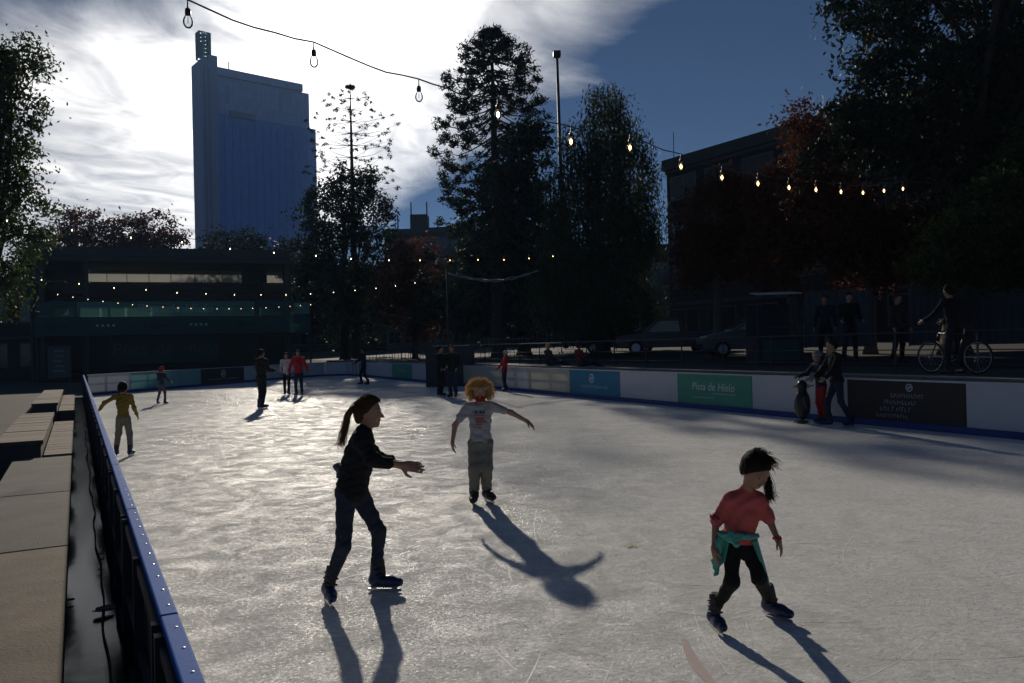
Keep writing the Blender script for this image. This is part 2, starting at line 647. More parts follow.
def barrier_run(root, p0, p1, outn, edges, mats_, kick=kick_blue, cap=None):
    """panels between p0 and p1; edges: metres along the run; outn points away from the ice"""
    d = (p1 - p0).normalized()
    out = []
    for (a, c), m in zip(zip(edges[:-1], edges[1:]), mats_):
        ln = c - a - 0.02
        o = p0 + d * (a + 0.01)
        p = MB().add([o + Vector((0, 0, .13)), o + d * ln + Vector((0, 0, .13)),
                      o + d * ln + Vector((0, 0, BH - .03)), o + Vector((0, 0, BH - .03))],
                     [(0, 1, 2, 3)]).build('panel', m, root)
        out.append((p, o, ln))
        fr = MB()
        for zz in (0.14, 0.52, BH - 0.09):
            fr.obox(o + outn * 0.02 + Vector((0, 0, zz)), d * ln, outn * 0.035, (0, 0, 0.04))
        for k in range(max(2, int(ln / 1.1) + 1)):
            f = k / max(1, int(ln / 1.1))
            fr.obox(o + outn * 0.022 + d * min(f * ln, ln - 0.04) + Vector((0, 0, 0.02)), d * 0.04, outn * 0.03, (0, 0, BH - 0.1))
        fr.build('panel_frame', dark_steel, root)
        MB().obox(o - d * .01 - outn * 0.025, d * (ln + 0.016), outn * 0.045, (0, 0, 0.128)).build('kick_strip', kick, root)
        MB().obox(o - d * .01 - outn * 0.012 + Vector((0, 0, BH - .03)), d * (ln + 0.014), outn * 0.08, (0, 0, 0.035)).build(
            'top_rail', cap or white_panel, root)
    return out, d


def px_on_line(px, p0, p1):
    """metres from p0 along p0-p1 where the picture column crosses the line at barrier height"""
    d = (p1 - p0).normalized()
    best = 0
    lo, hi = 0.0, (p1 - p0).length + 30

    def col(t):
        q = p0 + d * t + Vector((0, 0, 0.5)) - CAM
        if q.dot(fw) < 0.3:
            return 1e9
        return 512 + 800 * q.dot(RT) / q.dot(fw)
    for _ in range(60):
        m_ = (lo + hi) / 2
        if col(m_) < px:
            lo = m_
        else:
            hi = m_
    return lo


def emblem(parent, c, d, r, m, back):
    """round emblem: a ring with an inner device, on a panel facing -back"""
    n = back * -0.003
    b_ = MB()
    up = Vector((0, 0, 1))
    ns = 28
    vs, fs = [], []
    for k in range(ns):
        a = 2 * math.pi * k / ns
        e = d * math.cos(a) + up * math.sin(a)
        vs += [c + e * r + n, c + e * r * 0.78 + n]
    for k in range(ns):
        j = (k + 1) % ns
        fs.append((2 * k, 2 * j, 2 * j + 1, 2 * k + 1))
    b_.add(vs, fs)
    # inner device: a wave crossing a disc
    for s_ in (-0.28, 0.08):
        pts = [(x_, 0.18 * math.sin(x_ * 4.5) + s_) for x_ in np.linspace(-0.55, 0.55, 12)]
        vs = []
        for x_, y_ in pts:
            vs += [c + d * (x_ * r) + up * (y_ * r) + n, c + d * (x_ * r) + up * ((y_ + 0.22) * r) + n]
        b_.add(vs, [(2 * i, 2 * i + 2, 2 * i + 3, 2 * i + 1) for i in range(11)])
    return b_.build('emblem', m, parent)


# right barrier
rb = thing('rink_barrier', 'long right rink barrier of white, green, blue and dark advertising panels', 'barrier', PE)
pxs = [392, 412, 436, 457, 463, 500, 528, 570, 620, 678, 752, 800, 848, 966]
edges = [0.0] + [px_on_line(p, PC, PE) for p in pxs]
while edges[-1] < (PE0 - PC).length:
    edges.append(edges[-1] + 2.6)
WP = white_panel
ms = [WP, green_panel, WP, WP, brown_panel, sunlit_panel, WP, sunlit_panel, bluead_panel, WP, green_panel, WP, WP, brown_panel]
ms += [WP] * (len(edges) - 1 - len(ms))
pans, dR = barrier_run(rb, PC, PE0, NR, edges, ms)
UPV = Vector((0, 0, 1))


def panel_text(pan, d, out, txt, size, fx, z, m, shear=0.0):
    p, o, ln = pan
    return text_words('lettering', txt, size, m, p, o + d * (ln * fx) - out * 0.004 + UPV * z, d, UPV, 0.0, shear)


def print_row(pan, d, out, f0_, f1_, z, h_, m, seed):
    """a line of small print too worn and far to read: separate glyph-sized marks"""
    p, o, ln = pan
    rr = random.Random(seed)
    x_ = f0_ * ln
    while x_ < f1_ * ln:
        w_ = h_ * rr.uniform(.35, .75)
        hh = h_ * rr.uniform(.75, 1.0)
        b_ = MB()
        b_.obox(o + d * x_ - out * .004 + UPV * z, d * w_ * .32, out * .001, UPV * hh)
        b_.obox(o + d * (x_ + w_ * .32) - out * .004 + UPV * (z + hh * rr.choice((.0, .4, .78))), d * w_ * .6, out * .001, UPV * hh * .22)
        b_.build('print_mark', m, p)
        x_ += w_ + h_ * (.18 if rr.random() < .85 else .6)


panel_text(pans[10], dR, NR, 'Pista de Hielo', 0.30, 0.5, 0.50, print_white, 0.15)
p, o, ln = pans[10]
MB().obox(o + dR * ln * .50 - NR * 0.004 + UPV * 0.42, dR * ln * .3, NR * 0.001, UPV * 0.02).build('underline', print_pale, p)
MB().obox(o + dR * ln * .22 - NR * 0.004 + UPV * 0.30, dR * ln * .3, NR * 0.001, UPV * 0.02).build('underline', print_pale, p)
p, o, ln = pans[8]
emblem(p, o + dR * ln * .46 + UPV * 0.66, dR, 0.15, print_white, NR)
print_row(pans[8], dR, NR, 0.24, 0.78, 0.34, 0.11, print_blue, 11)
p, o, ln = pans[13]
emblem(p, o + dR * ln * .56 + UPV * 0.80, dR, 0.075, print_white, NR)
for k, (f_, w_) in enumerate(((.40, .27), (.34, .28), (.30, .27), (.27, .26))):
    print_row(pans[13], dR, NR, f_, f_ + w_, 0.60 - k * 0.135, 0.085, print_grey, 20 + k)
print_row(pans[6], dR, NR, 0.22, 0.55, 0.42, 0.12, print_blue, 31)
panel_text(pans[1], dR, NR, 'Pista de Hielo', 0.22, 0.5, 0.48, print_pale, 0.15)

# rounded far corner
cb = thing('rink_barrier', 'curved far corner of the rink barrier in pale panels below the dark trees', 'barrier', CORNER[2])
for a_, c_ in zip(CORNER[:-1], CORNER[1:]):
    dd = (c_ - a_)
    barrier_run(cb, a_, c_, Vector((-dd.y, dd.x, 0)).normalized(), [0.0, dd.length], [white_panel])
# end barrier in front of the stage
eb = thing('rink_barrier', 'far end rink barrier with teal and brown panels in front of the stage', 'barrier', PA)
epx = [107, 131, 180, 201, 244, 280]
ed = [0.0] + [px_on_line(p, PA, PB) for p in epx] + [(PB - PA).length]
outE = Vector((-(PB - PA).y, (PB - PA).x, 0)).normalized()
ep, dE = barrier_run(eb, PA, PB, outE, ed, [WP, WP, teal_panel, teal_panel, brown_panel, WP, WP])
p, o, ln = ep[4]
emblem(p, o + dE * ln * .5 + UPV * 0.62, dE, 0.2, print_white, outE)
MB().obox(o + dE * ln * .12 - outE * .004 + UPV * .3, dE * ln * .75, outE * .001, UPV * .04).build('underline', print_grey, p)

# left barrier: blue capped rail seen from above, dark outside
lb = thing('rink_barrier', 'left rink barrier with bright blue screwed top rail and black outer side', 'barrier', tl(3, RAIL_N))
LEN_L = (PA - tl(0, RAIL_N)).length
u = -2.6
seg = 0
screw_m = mat('screw_head', (0.75, 0.75, 0.75), 0.25, 0.05, 4, metal=1.0)
scr = MB().lathe([(0.003, 0.0), (0.0055, 0.0), (0.005, 0.002), (0.002, 0.003)], sides=8)
scr_mesh = None
JO = 2.84
cuts = [-2.6]
c_ = JO - 2 * 2.05
while c_ < LEN_L:
    if c_ > cuts[-1] + 0.5:
        cuts.append(c_)
    c_ += 2.05
cuts.append(LEN_L)
ups = [u_ for u_ in cuts]
for a_, e_ in zip(ups[:-1], ups[1:]):
    ln = e_ - a_ - 0.008
    rail = MB().obox(tl(a_, RAIL_N - 0.052, BH - 0.028), UL * ln, NN * 0.056, (0, 0, 0.03)).build('top_rail', blue_plastic, lb, bevel=0.006)
    MB().obox(tl(a_, RAIL_N - 0.012, 0.13), UL * ln, NN * 0.010, (0, 0, BH - 0.165)).build('panel', white_panel, lb)
    MB().obox(tl(a_, RAIL_N - 0.030, 0.06), UL * ln, NN * 0.012, (0, 0, BH - 0.11)).build('outer_panel', black_plastic, lb)
    MB().obox(tl(a_, RAIL_N - 0.014, 0.0), UL * ln, NN * 0.03, (0, 0, 0.125)).build('kick_strip', kick_blue, lb)
    fr = MB()
    for f in (0.02, 0.5, 0.96):
        fr.obox(tl(a_ + ln * f, RAIL_N - 0.075, -0.03), UL * 0.045, NN * 0.04, (0, 0, BH - 0.01))
    for z_ in (0.1, 0.48, BH - 0.1):
        fr.obox(tl(a_, RAIL_N - 0.062, z_), UL * ln, NN * 0.028, (0, 0, 0.04))
    fr.build('panel_frame', dark_steel, lb)
    if a_ > 0.5 or e_ > 2:
        if a_ < 16:
            for k in range(int(ln / 0.2)):
                q_ = tl(a_ + 0.1 + k * 0.2, RAIL_N - 0.018, BH + 0.002)
                if scr_mesh is None:
                    so = scr.build('screw', screw_m, rail, world=False)
                    scr_mesh = so.data
                else:
                    so = bpy.data.objects.new('screw', scr_mesh)
                    COL.objects.link(so)
                    so.parent = rail
                so.location = q_ - root_loc(lb)

# ------------------------------------------------------------------ gutter between terrace and barrier
wetm = mat('wet_black_sheet', (0.02, 0.022, 0.026), 0.2, 0.3, 2.0, 0.08, spec=0.12, bscale=5)
V_, F_ = [], []
us = np.arange(-3, 40, 0.22)
for i, u_ in enumerate(us):
    for j, n_ in enumerate((-0.10, -0.02, 0.06, 0.14, 0.22)):
        V_.append(tl(u_, n_, -0.012 + 0.008 * math.sin(u_ * 2.3 + j) * math.sin(j * 1.7 + u_ * 0.7)))
for i in range(len(us) - 1):
    for j in range(4):
        F_.append((i * 5 + j, (i + 1) * 5 + j, (i + 1) * 5 + j + 1, i * 5 + j + 1))
gut = link_mesh('gutter', V_, F_, wetm, smooth=True)
tag(gut, 'wet dark plastic sheet in the gutter beside the left barrier', 'gutter', kind='structure')
hose = MB().tube([tl(u_, 0.135 + 0.012 * math.sin(u_ * 1.9) + 0.008 * math.sin(u_ * 5), 0.008) for u_ in np.arange(-1, 22, 0.25)], 0.007, 6).build(
    'cable', black_plastic, smooth=True)
tag(hose, 'thin black cable lying along the wet gutter', 'cable')
paper = mat('crumpled_paper', (0.50, 0.47, 0.40), 0.8, 0.2, 20)
lit_m = mat('dark_litter', (0.55, 0.48, 0.38), 0.7, 0.3, 20)
R_ = random.Random(3)


def scrap(px, py, size, m, label, z0=0.0, el=1.0):
    c = gnd(px, py, 0.02)
    nseg = 7
    vs, fs = [], []
    for i in range(nseg):
        for j in range(nseg):
            x_ = (i / (nseg - 1) - .5) * size * el
            y_ = (j / (nseg - 1) - .5) * size
            taper = 1.15 - 0.85 * abs(2 * i / (nseg - 1) - 1) ** 1.5 + 0.12 * R_.random()
            q_ = 2 * j / (nseg - 1) - 1
            vs.append((c.x + x_, c.y + y_ * taper * 1.1 + x_ * .35, 0.008 + z0 + 0.16 * size * q_ * q_ + 0.03 * size * R_.random()))
    for i in range(nseg - 1):
        for j in range(nseg - 1):
            fs.append((i * nseg + j, (i + 1) * nseg + j, (i + 1) * nseg + j + 1, i * nseg + j + 1))
    o_ = link_mesh('litter', vs, fs, m)
    md = o_.modifiers.new('s', 'SOLIDIFY'); md.thickness = 0.002
    return tag(o_, label, 'litter')


scrap(104, 609, 0.12, lit_m, 'dark crumpled leaf like scrap lying in the wet gutter')
scrap(68, 599, 0.05, paper, 'small white paper scrap at the terrace edge by the gutter', el=1.5)
scrap(101, 553, 0.05, lit_m, 'small dark leaf in the gutter beyond the crumpled scrap')
scrap(100, 568, 0.035, lit_m, 'tiny dark leaf in the gutter between two larger scraps')
scrap(68, 470, 0.07, paper, 'pale scrap far along the gutter beside the stepped seats')

# ------------------------------------------------------------------ stepped seating terrace on the left
tan_c = mat('tan_concrete', (0.15, 0.113, 0.078), 0.85, 0.95, 2.6, 0.25, bscale=70)
grey_c = mat('grey_terrace_concrete', (0.09, 0.078, 0.063), 0.85, 0.95, 2.6, 0.25, bscale=70)
brd = [mat('seat_board_a', (0.15, 0.105, 0.066), 0.8, 0.35, 5, 0.35), mat('seat_board_b', (0.125, 0.09, 0.058), 0.8, 0.35, 5, 0.35),
       mat('seat_board_c', (0.175, 0.125, 0.078), 0.8, 0.35, 5, 0.35)]
ter = thing('seating_terrace', 'near low concrete terrace ledge in tan and grey slabs beside the gutter', 'terrace', tl(4, -0.4))
for (a_, e_, m_) in ((-4.2, -0.5, grey_c), (-0.5, 3.0, tan_c), (3.0, 6.35, tan_c), (6.35, 8.9, grey_c), (8.9, 12.05, grey_c)):
    MB().obox(tl(a_, -0.74, 0.39), UL * (e_ - a_ - 0.015), NN * 0.665, (0, 0, 0.105)).build('slab', m_, ter, bevel=0.012)
for k in range(7):
    MB().obox(tl(-4.2 + k * 2.33, -0.70, -0.06), UL * 2.315, NN * 0.60, (0, 0, 0.445)).build('riser', conc_d, ter)


def seat_block(label, u0_, u1_, zb):
    t_ = thing('stepped_seat', label, 'bench', tl(u0_, -0.5))
    k = 0
    u_ = u0_
    rr = random.Random(int(u0_ * 10))
    while u_ < u1_ - 0.1:
        w_ = 0.335
        MB().obox(tl(u_, -0.41, 0.45 + rr.uniform(-.004, .004)), UL * (w_ - 0.014), NN * 0.335, (0, 0, 0.05)).build('seat_board', brd[(k * 2 + rr.randint(0, 1)) % 3], t_)
        MB().obox(tl(u_, -0.96, 0.64 + rr.uniform(-.004, .004)), UL * (w_ - 0.014), NN * 0.55, (0, 0, 0.055)).build('seat_board', brd[(k + rr.randint(0, 1)) % 3], t_)
        u_ += w_
        k += 1
    MB().obox(tl(u0_ + .01, -0.40, -0.05), UL * (u_ - u0_ - .04), NN * 0.31, (0, 0, 0.495)).build('base', conc_d, t_)
    MB().obox(tl(u0_ + .01, -0.94, -0.05), UL * (u_ - u0_ - .04), NN * 0.50, (0, 0, 0.685)).build('base', conc_d, t_)
    return t_


seat_block('near block of stepped wooden seats beside the left barrier', 12.3, 18.3, 0)
seat_block('far small block of stepped wooden seats beside the left barrier', 22.0, 30.5, 0)
# packed earth strip behind the seats
link = MB().obox(tl(7, -6.0, -0.05), UL * 30, NN * 4.9, (0, 0, 0.40)).build('path', mat('earth_path', (0.05, 0.037, 0.026), 0.9, 0.35, 1.4, 0.5))
tag(link, 'brown earth path behind the stepped seats', 'path', kind='structure')


def crowd_barrier(label, loc, rot, L=2.1, H=1.1, group='crowd control barriers'):
    t_ = thing('crowd_barrier', label, 'barrier', loc, group, rot)
    pts = [(0, 0, 0.18), (0, 0, H - 0.12), (0.04, 0, H - 0.03), (0.12, 0, H), (L - 0.12, 0, H), (L - 0.04, 0, H - 0.03), (L, 0, H - 0.12), (L, 0, 0.18), (0, 0, 0.18)]
    MB().tube(pts, 0.02, 8, cap=False).build('frame', steel, t_, True, world=False)
    for k in range(1, 15):
        MB().tube([(k * L / 15, 0, 0.18), (k * L / 15, 0, H)], 0.0075, 6).build('bar', steel, t_, True, world=False)
    for x_ in (0.25, L - 0.25):
        MB().tube([(x_, -0.3, 0.015), (x_, -0.05, 0.06), (x_, 0, 0.18), (x_, 0.05, 0.06), (x_, 0.3, 0.015)], 0.016, 6).build('foot', steel, t_, True, world=False)
    return t_


ang = math.atan2(UL.y, UL.x)
crowd_barrier('galvanised crowd barrier at the left picture edge nearest the steps', tl(13.0, -1.85, 0.35), ang)
crowd_barrier('second galvanised crowd barrier behind the near stepped seats', tl(15.4, -1.9, 0.35), ang + 0.05)
crowd_barrier('third galvanised crowd barrier beside the poster wall left of the rink', tl(18.2, -1.75, 0.35), ang + 0.12)

# ------------------------------------------------------------------ the stage pavilion
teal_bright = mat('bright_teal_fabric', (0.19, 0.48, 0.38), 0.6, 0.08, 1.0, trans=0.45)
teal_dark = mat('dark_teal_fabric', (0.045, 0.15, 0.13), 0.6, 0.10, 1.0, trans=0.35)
teal_blue = mat('blue_teal_fabric', (0.03, 0.10, 0.10), 0.6, 0.10, 1.0, trans=0.2)
green_dark = mat('dark_green_fabric', (0.02, 0.07, 0.06), 0.6, 0.10, 1.0)
milky = mat('milky_sheet', (0.52, 0.52, 0.49), 0.5, 0.12, 0.5, trans=0.55, alpha_mix=0.35)
louver_m = mat('brown_louver', (0.11, 0.09, 0.085), 0.7, 0.2, 2)
FL = pt(35, 335, 57); FL.z = 0
FR = pt(312, 328, 64); FR.z = 0
SE = (FR - FL).normalized()
SB = Vector((-SE.y, SE.x, 0))
SLEN = (FR - FL).length


def sp(px, back=0.0, z=0.0):
    """point on the stage front line under a picture column, moved back"""
    lo, hi = -20.0, SLEN + 40
    for _ in range(50):
        m_ = (lo + hi) / 2
        q_ = FL + SE * m_ + SB * back + Vector((0, 0, 4)) - CAM
        if 512 + 800 * q_.dot(RT) / q_.dot(fw) < px:
            lo = m_
        else:
            hi = m_
    return FL + SE * lo + SB * back + Vector((0, 0, z))


st = thing('stage_pavilion', 'dark concrete stage pavilion with green banners at the far left end', 'pavilion', FL + SE * SLEN / 2)


def sbox(name, px0, px1, b0, b1, z0, z1, m, parent=st, bev=0.0):
    a_ = sp(px0, b0, z0)
    e_ = sp(px1, b0, z0)
    return MB().obox(a_, e_ - a_, SB * (b1 - b0), (0, 0, z1 - z0)).build(name, m, parent, bevel=bev)


sbox('roof_slab', 31, 291, 1.6, 9.0, 8.85, 9.95, conc_d, bev=0.03)
sbox('roof_beam', 31, 291, 1.45, 1.59, 9.25, 9.7, conc_d)
for px_ in (44, 84, 262, 288):
    sbox('column', px_ - 2.2, px_ + 2.2, 7.4, 8.0, 0, 8.84, conc_d)
for px_ in (42, 86, 288):
    sbox('column', px_ - 2.4, px_ + 2.4, 1.9, 2.5, 0, 8.84, conc_d)
# clerestory sheet at the back, in panes with dark diagonal folds between
pw = [88, 108, 128, 150, 172, 196, 220, 243]
for a_, e_ in zip(pw[:-1], pw[1:]):
    sbox('clerestory_pane', a_ + .3, e_ - .3, 8.1, 8.13, 7.85, 8.83, milky)
sbox('clerestory_pane', 268, 284, 8.1, 8.13, 7.85, 8.83, milky)
k = 0
z_ = 5.0
while z_ < 7.7:
    sbox('louver', 33, 290, 8.2, 8.26, z_, z_ + 0.21, louver_m)
    z_ += 0.235
    k += 1
sbox('back_wall', 33, 290, 8.3, 8.5, 0, 4.98, conc_d)
sbox('clerestory_wall', 33, 87.5, 8.1, 8.3, 7.94, 8.84, conc_d)
sbox('clerestory_wall', 243.5, 267.5, 8.1, 8.3, 7.94, 8.84, conc_d)
sbox('side_wall', 30, 33, 2.0, 8.4, 0, 7.4, conc_d)
# banners on the front truss
f0 = -0.05


def banner(px0, px1, z0, z1, m, back=f0):
    a_, e_ = sp(px0, back, z0), sp(px1, back, z0)
    return MB().add([a_, e_, e_ + Vector((0, 0, z1 - z0)), a_ + Vector((0, 0, z1 - z0))], [(0, 1, 2, 3)]).build('banner', m, st)


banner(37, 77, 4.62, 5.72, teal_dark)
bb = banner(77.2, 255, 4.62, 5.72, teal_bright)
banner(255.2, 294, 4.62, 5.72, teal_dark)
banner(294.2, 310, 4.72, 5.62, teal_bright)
lo_b = banner(34, 311, 3.25, 4.58, teal_blue, -0.12)
back_b = banner(112, 218, 1.1, 3.1, green_dark, 1.2)
text_words('lettering', 'Pista de Hielo', 0.95, print_pale, bb, sp(176, f0 - 0.01, 4.92), SE, UPV, 0.006, 0.15)
text_words('lettering', 'Pista de Hielo', 1.35, mat('faint_print', (0.08, 0.10, 0.10), .6, .1, 3), back_b, sp(166, 1.19, 1.75), SE, UPV, 0.006, 0.15)
dkp = mat('dark_print', (0.01, 0.03, 0.04), .6, .1, 3)
for px_ in (52, 155, 240):
    emblem(lo_b, sp(px_, -0.13, 3.95), SE, 0.3, dkp, SB)
    MB().obox(sp(px_ + 5, -0.125, 3.9), SE * 0.7, SB * -0.003, UPV * 0.1).build('print_bar', dkp, lo_b)
for px_ in (96, 101.5, 107, 112.5, 190, 195, 200, 205):
    MB().obox(sp(px_, -0.125, 3.9), SE * 0.16, SB * -0.003, UPV * 0.16).build('print_dot', print_pale, lo_b)
vs_ = [sp(63, f0 - .01, 4.75), sp(69, f0 - .01, 4.75), sp(69, f0 - .01, 5.25)]
MB().add(vs_, [(0, 1, 2)]).build('print_triangle', print_pale, st)
# truss posts carrying the banners
for px_ in (36, 110, 182, 255, 310):
    sbox('banner_post', px_ - .8, px_ + .8, 0.1, 0.25, 0, 5.7, dark_steel)
for z_ in (3.2, 4.6, 5.74):
    sbox('banner_beam', 36, 310.5, 0.1, 0.2, z_, z_ + 0.08, dark_steel)
sbox('deck', 36, 300, 0.6, 8.0, 0, 0.5, black_plastic)
# poster board at the left of the stage
pb = thing('poster_board', 'grey poster board standing left of the stage below the green banner', 'board', sp(58, -2.0))
sbox('board', 47, 70, -2.0, -1.9, 0.3, 2.5, mat('poster_grey', (0.13, 0.12, 0.11), .7, .2, 2), pb)
sbox('post', 48, 49, -1.88, -1.78, 0, 2.5, dark_steel, pb)
sbox('post', 68, 69, -1.88, -1.78, 0, 2.5, dark_steel, pb)
for k in range(5):
    sbox('print_bar', 53 + (k % 2), 64 - (k % 3), -2.006, -2.002, 0.7 + k * .35, 0.84 + k * .35, print_grey, pb)

# ------------------------------------------------------------------ far tower
def facade_mat(name, c1, c2, sx, sz, rough=0.3, spec=0.6):
    m = bpy.data.materials.new(name)
    m.use_nodes = True
    t = m.node_tree
    L = t.links.new
    p = t.nodes['Principled BSDF']
    tc = N(t, 'ShaderNodeTexCoord')
    sep = N(t, 'ShaderNodeSeparateXYZ')
    L(tc.outputs['Object'], sep.inputs[0])
    cmb = N(t, 'ShaderNodeCombineXYZ')
    L(mth(t, 'ADD', mth(t, 'MULTIPLY', sep.outputs[0], 0.73), mth(t, 'MULTIPLY', sep.outputs[1], 0.68)), cmb.inputs[0])
    L(sep.outputs[2], cmb.inputs[1])
    br = N(t, 'ShaderNodeTexBrick')
    br.offset = 0.0
    br.inputs['Scale'].default_value = 1.0
    br.inputs['Brick Width'].default_value = sx
    br.inputs['Row Height'].default_value = sz
    br.inputs['Mortar Size'].default_value = 0.35
    br.inputs['Color1'].default_value = (*c1, 1)
    br.inputs['Color2'].default_value = (*[a * 1.25 for a in c1], 1)
    br.inputs['Mortar'].default_value = (*c2, 1)
    L(cmb.outputs[0], br.inputs['Vector'])
    L(br.outputs['Color'], p.inputs['Base Color'])
    p.inputs['Roughness'].default_value = rough
    p.inputs['Specular IOR Level'].default_value = spec
    return m


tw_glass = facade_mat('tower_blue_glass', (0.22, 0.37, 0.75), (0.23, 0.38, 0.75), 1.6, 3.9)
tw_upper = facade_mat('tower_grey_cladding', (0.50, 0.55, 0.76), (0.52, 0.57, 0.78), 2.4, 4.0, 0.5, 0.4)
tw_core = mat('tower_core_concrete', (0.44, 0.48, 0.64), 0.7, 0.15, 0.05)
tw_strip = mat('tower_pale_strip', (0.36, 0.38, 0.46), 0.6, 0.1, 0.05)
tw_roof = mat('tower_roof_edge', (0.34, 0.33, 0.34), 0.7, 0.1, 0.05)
T0 = Vector((-145.5, 400, 0))
T1 = Vector((-107.5, 432, 0))
TE = (T1 - T0).normalized()
TB = Vector((-TE.y, TE.x, 0))
tw = thing('office_tower', 'tall blue glass office tower with lattice mast far behind the stage', 'building', T0)


def tbox(name, e0, e1, b0, b1, z0, z1, m, par=tw):
    return MB().obox(T0 + TE * e0 + TB * b0 + Vector((0, 0, z0)), TE * (e1 - e0), TB * (b1 - b0), (0, 0, z1 - z0)).build(name, m, par)


TW = (T1 - T0).length
tbox('upper_block', 0.5, TW + 1.2, 0.6, 12, 118, 141.0, tw_upper)
tbox('roof_plate', -1.5, TW - 3, -0.8, 12.4, 141.02, 145.0, tw_roof)
tbox('upper_cladding', -1.5, TW - 3, -1.0, -0.82, 141.02, 144.8, tw_upper)
tbox('shaft', -4, TW + 4.5, 0.0, 12, 0, 122, tw_glass)
tbox('ledge', 7, 20, -1.2, -0.05, 121.0, 124.0, tw_strip)
for k in range(14):
    tbox('fin', k * (TW + 3) / 13.0 - 0.1, k * (TW + 3) / 13.0 + 0.12, -0.45, -0.02, 2, 119, tw_glass)
tbox('core', -7.5, -3.9, -3.5, 9, 0, 147, tw_core)
tbox('core_shoulder', -3.85, 0.4, -2.5, 9, 0, 149.6, tw_core)
tbox('core_fin', -8.9, -7.6, -4.6, 8, 0, 145.5, tw_core)
for e_ in (-7.2, -4.9):
    tbox('pale_strip', e_, e_ + 0.8, -3.9, -3.52, 6, 143, tw_strip)
for e_ in (6, 34):
    tbox('dark_slot', e_, e_ + 0.9, 0.35, 0.58, 128, 137, tw_core)
# lattice mast: posts and crossing braces on the core
mast_m = mat('mast_teal', (0.10, 0.24, 0.25), 0.5, 0.2, 1)
mast = MB()
mx0, mx1, mz0, mz1 = -8.2, -2.9, 147.0, 160.5
cs = [T0 + TE * a_ + TB * b_ for a_, b_ in ((mx0, -2), (mx1, -2), (mx1, 2), (mx0, 2))]
for c in cs:
    mast.bar(c + Vector((0, 0, mz0)), c + Vector((0, 0, mz1)), 0.8)
for lev in range(7):
    za, zb_ = mz0 + lev * (mz1 - mz0) / 7, mz0 + (lev + 1) * (mz1 - mz0) / 7
    for i in range(4):
        a_, e_ = cs[i], cs[(i + 1) % 4]
        mast.bar(a_ + Vector((0, 0, za)), e_ + Vector((0, 0, zb_)), 0.4)
        mast.bar(e_ + Vector((0, 0, za)), a_ + Vector((0, 0, zb_)), 0.4)
        mast.bar(a_ + Vector((0, 0, zb_)), e_ + Vector((0, 0, zb_)), 0.4)
    for w_ in range(3):
        f = (w_ + 1) / 4
        a_ = cs[0].lerp(cs[1], f)
        mast.bar(a_ + Vector((0, 0, za)), a_ + Vector((0, 0, zb_)), 0.35)
mast.build('lattice_mast', mast_m, tw)
tbox('mast_panel', mx0 - .4, mx0 + 1.9, -2.6, -2.5, 147, 154, mast_m)
MB().tube([T0 + TE * 7 + Vector((0, 0, 145)), T0 + TE * 7 + Vector((0, 0, 149))], 0.25, 6).build('roof_aerial', tw_core, tw)

# ------------------------------------------------------------------ other buildings
win_dark = mat('dark_window_glass', (0.02, 0.025, 0.03), 0.12, 0.2, 0.3, spec=0.8)
win_pale = mat('curtained_window', (0.06, 0.063, 0.066), 0.35, 0.2, 0.3)
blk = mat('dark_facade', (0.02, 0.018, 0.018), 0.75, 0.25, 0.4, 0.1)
frame_m = mat('window_frame', (0.12, 0.12, 0.12), 0.5, 0.1, 2)


def facade_building(label, p0, p1, depth, zb, zt, floors, bays, m, pale=lambda f, b: False, parapet=0.8):
    p0, p1 = Vector((p0[0], p0[1], 0)), Vector((p1[0], p1[1], 0))
    e = (p1 - p0).normalized()
    bk = Vector((-e.y, e.x, 0))
    ln = (p1 - p0).length
    t_ = thing('apartment_building', label, 'building', p0 + Vector((0, 0, zb)))
    MB().obox(p0 + Vector((0, 0, zb)), e * ln, bk * depth, (0, 0, zt - zb)).build('wall', m, t_)
    MB().obox(p0 - e * .25 - bk * .25 + Vector((0, 0, zt)), e * (ln + .5), bk * (depth + .5), (0, 0, parapet)).build('parapet', conc_d, t_)
    fh = (zt - zb) / floors
    bw = ln / bays
    for f in range(floors):
        MB().obox(p0 - bk * .18 + Vector((0, 0, zb + (f + 1) * fh - .3)), e * ln, bk * .178, (0, 0, .22)).build('floor_band', conc_d, t_)
        for b_ in range(bays):
            o_ = p0 + e * (b_ * bw + bw * .12) - bk * .04 + Vector((0, 0, zb + f * fh + fh * .28))
            fr = MB()
            w_, h_ = bw * .76, fh * .52
            fr.obox(o_, e * w_, bk * .038, (0, 0, .08)).obox(o_ + Vector((0, 0, h_)), e * w_, bk * .038, (0, 0, .08))
            for q_ in (0, w_ / 2 - .04, w_ - .08):
                fr.obox(o_ + e * q_ + Vector((0, 0, .081)), e * .08, bk * .038, (0, 0, h_ - .082))
            wn = fr.build('window', frame_m, t_)
            MB().obox(o_ + e * .02 + bk * .015 + Vector((0, 0, .05)), e * (w_ - .04), bk * .018, (0, 0, h_)).build(
                'pane', win_pale if pale(f, b_) else win_dark, wn)
    return t_


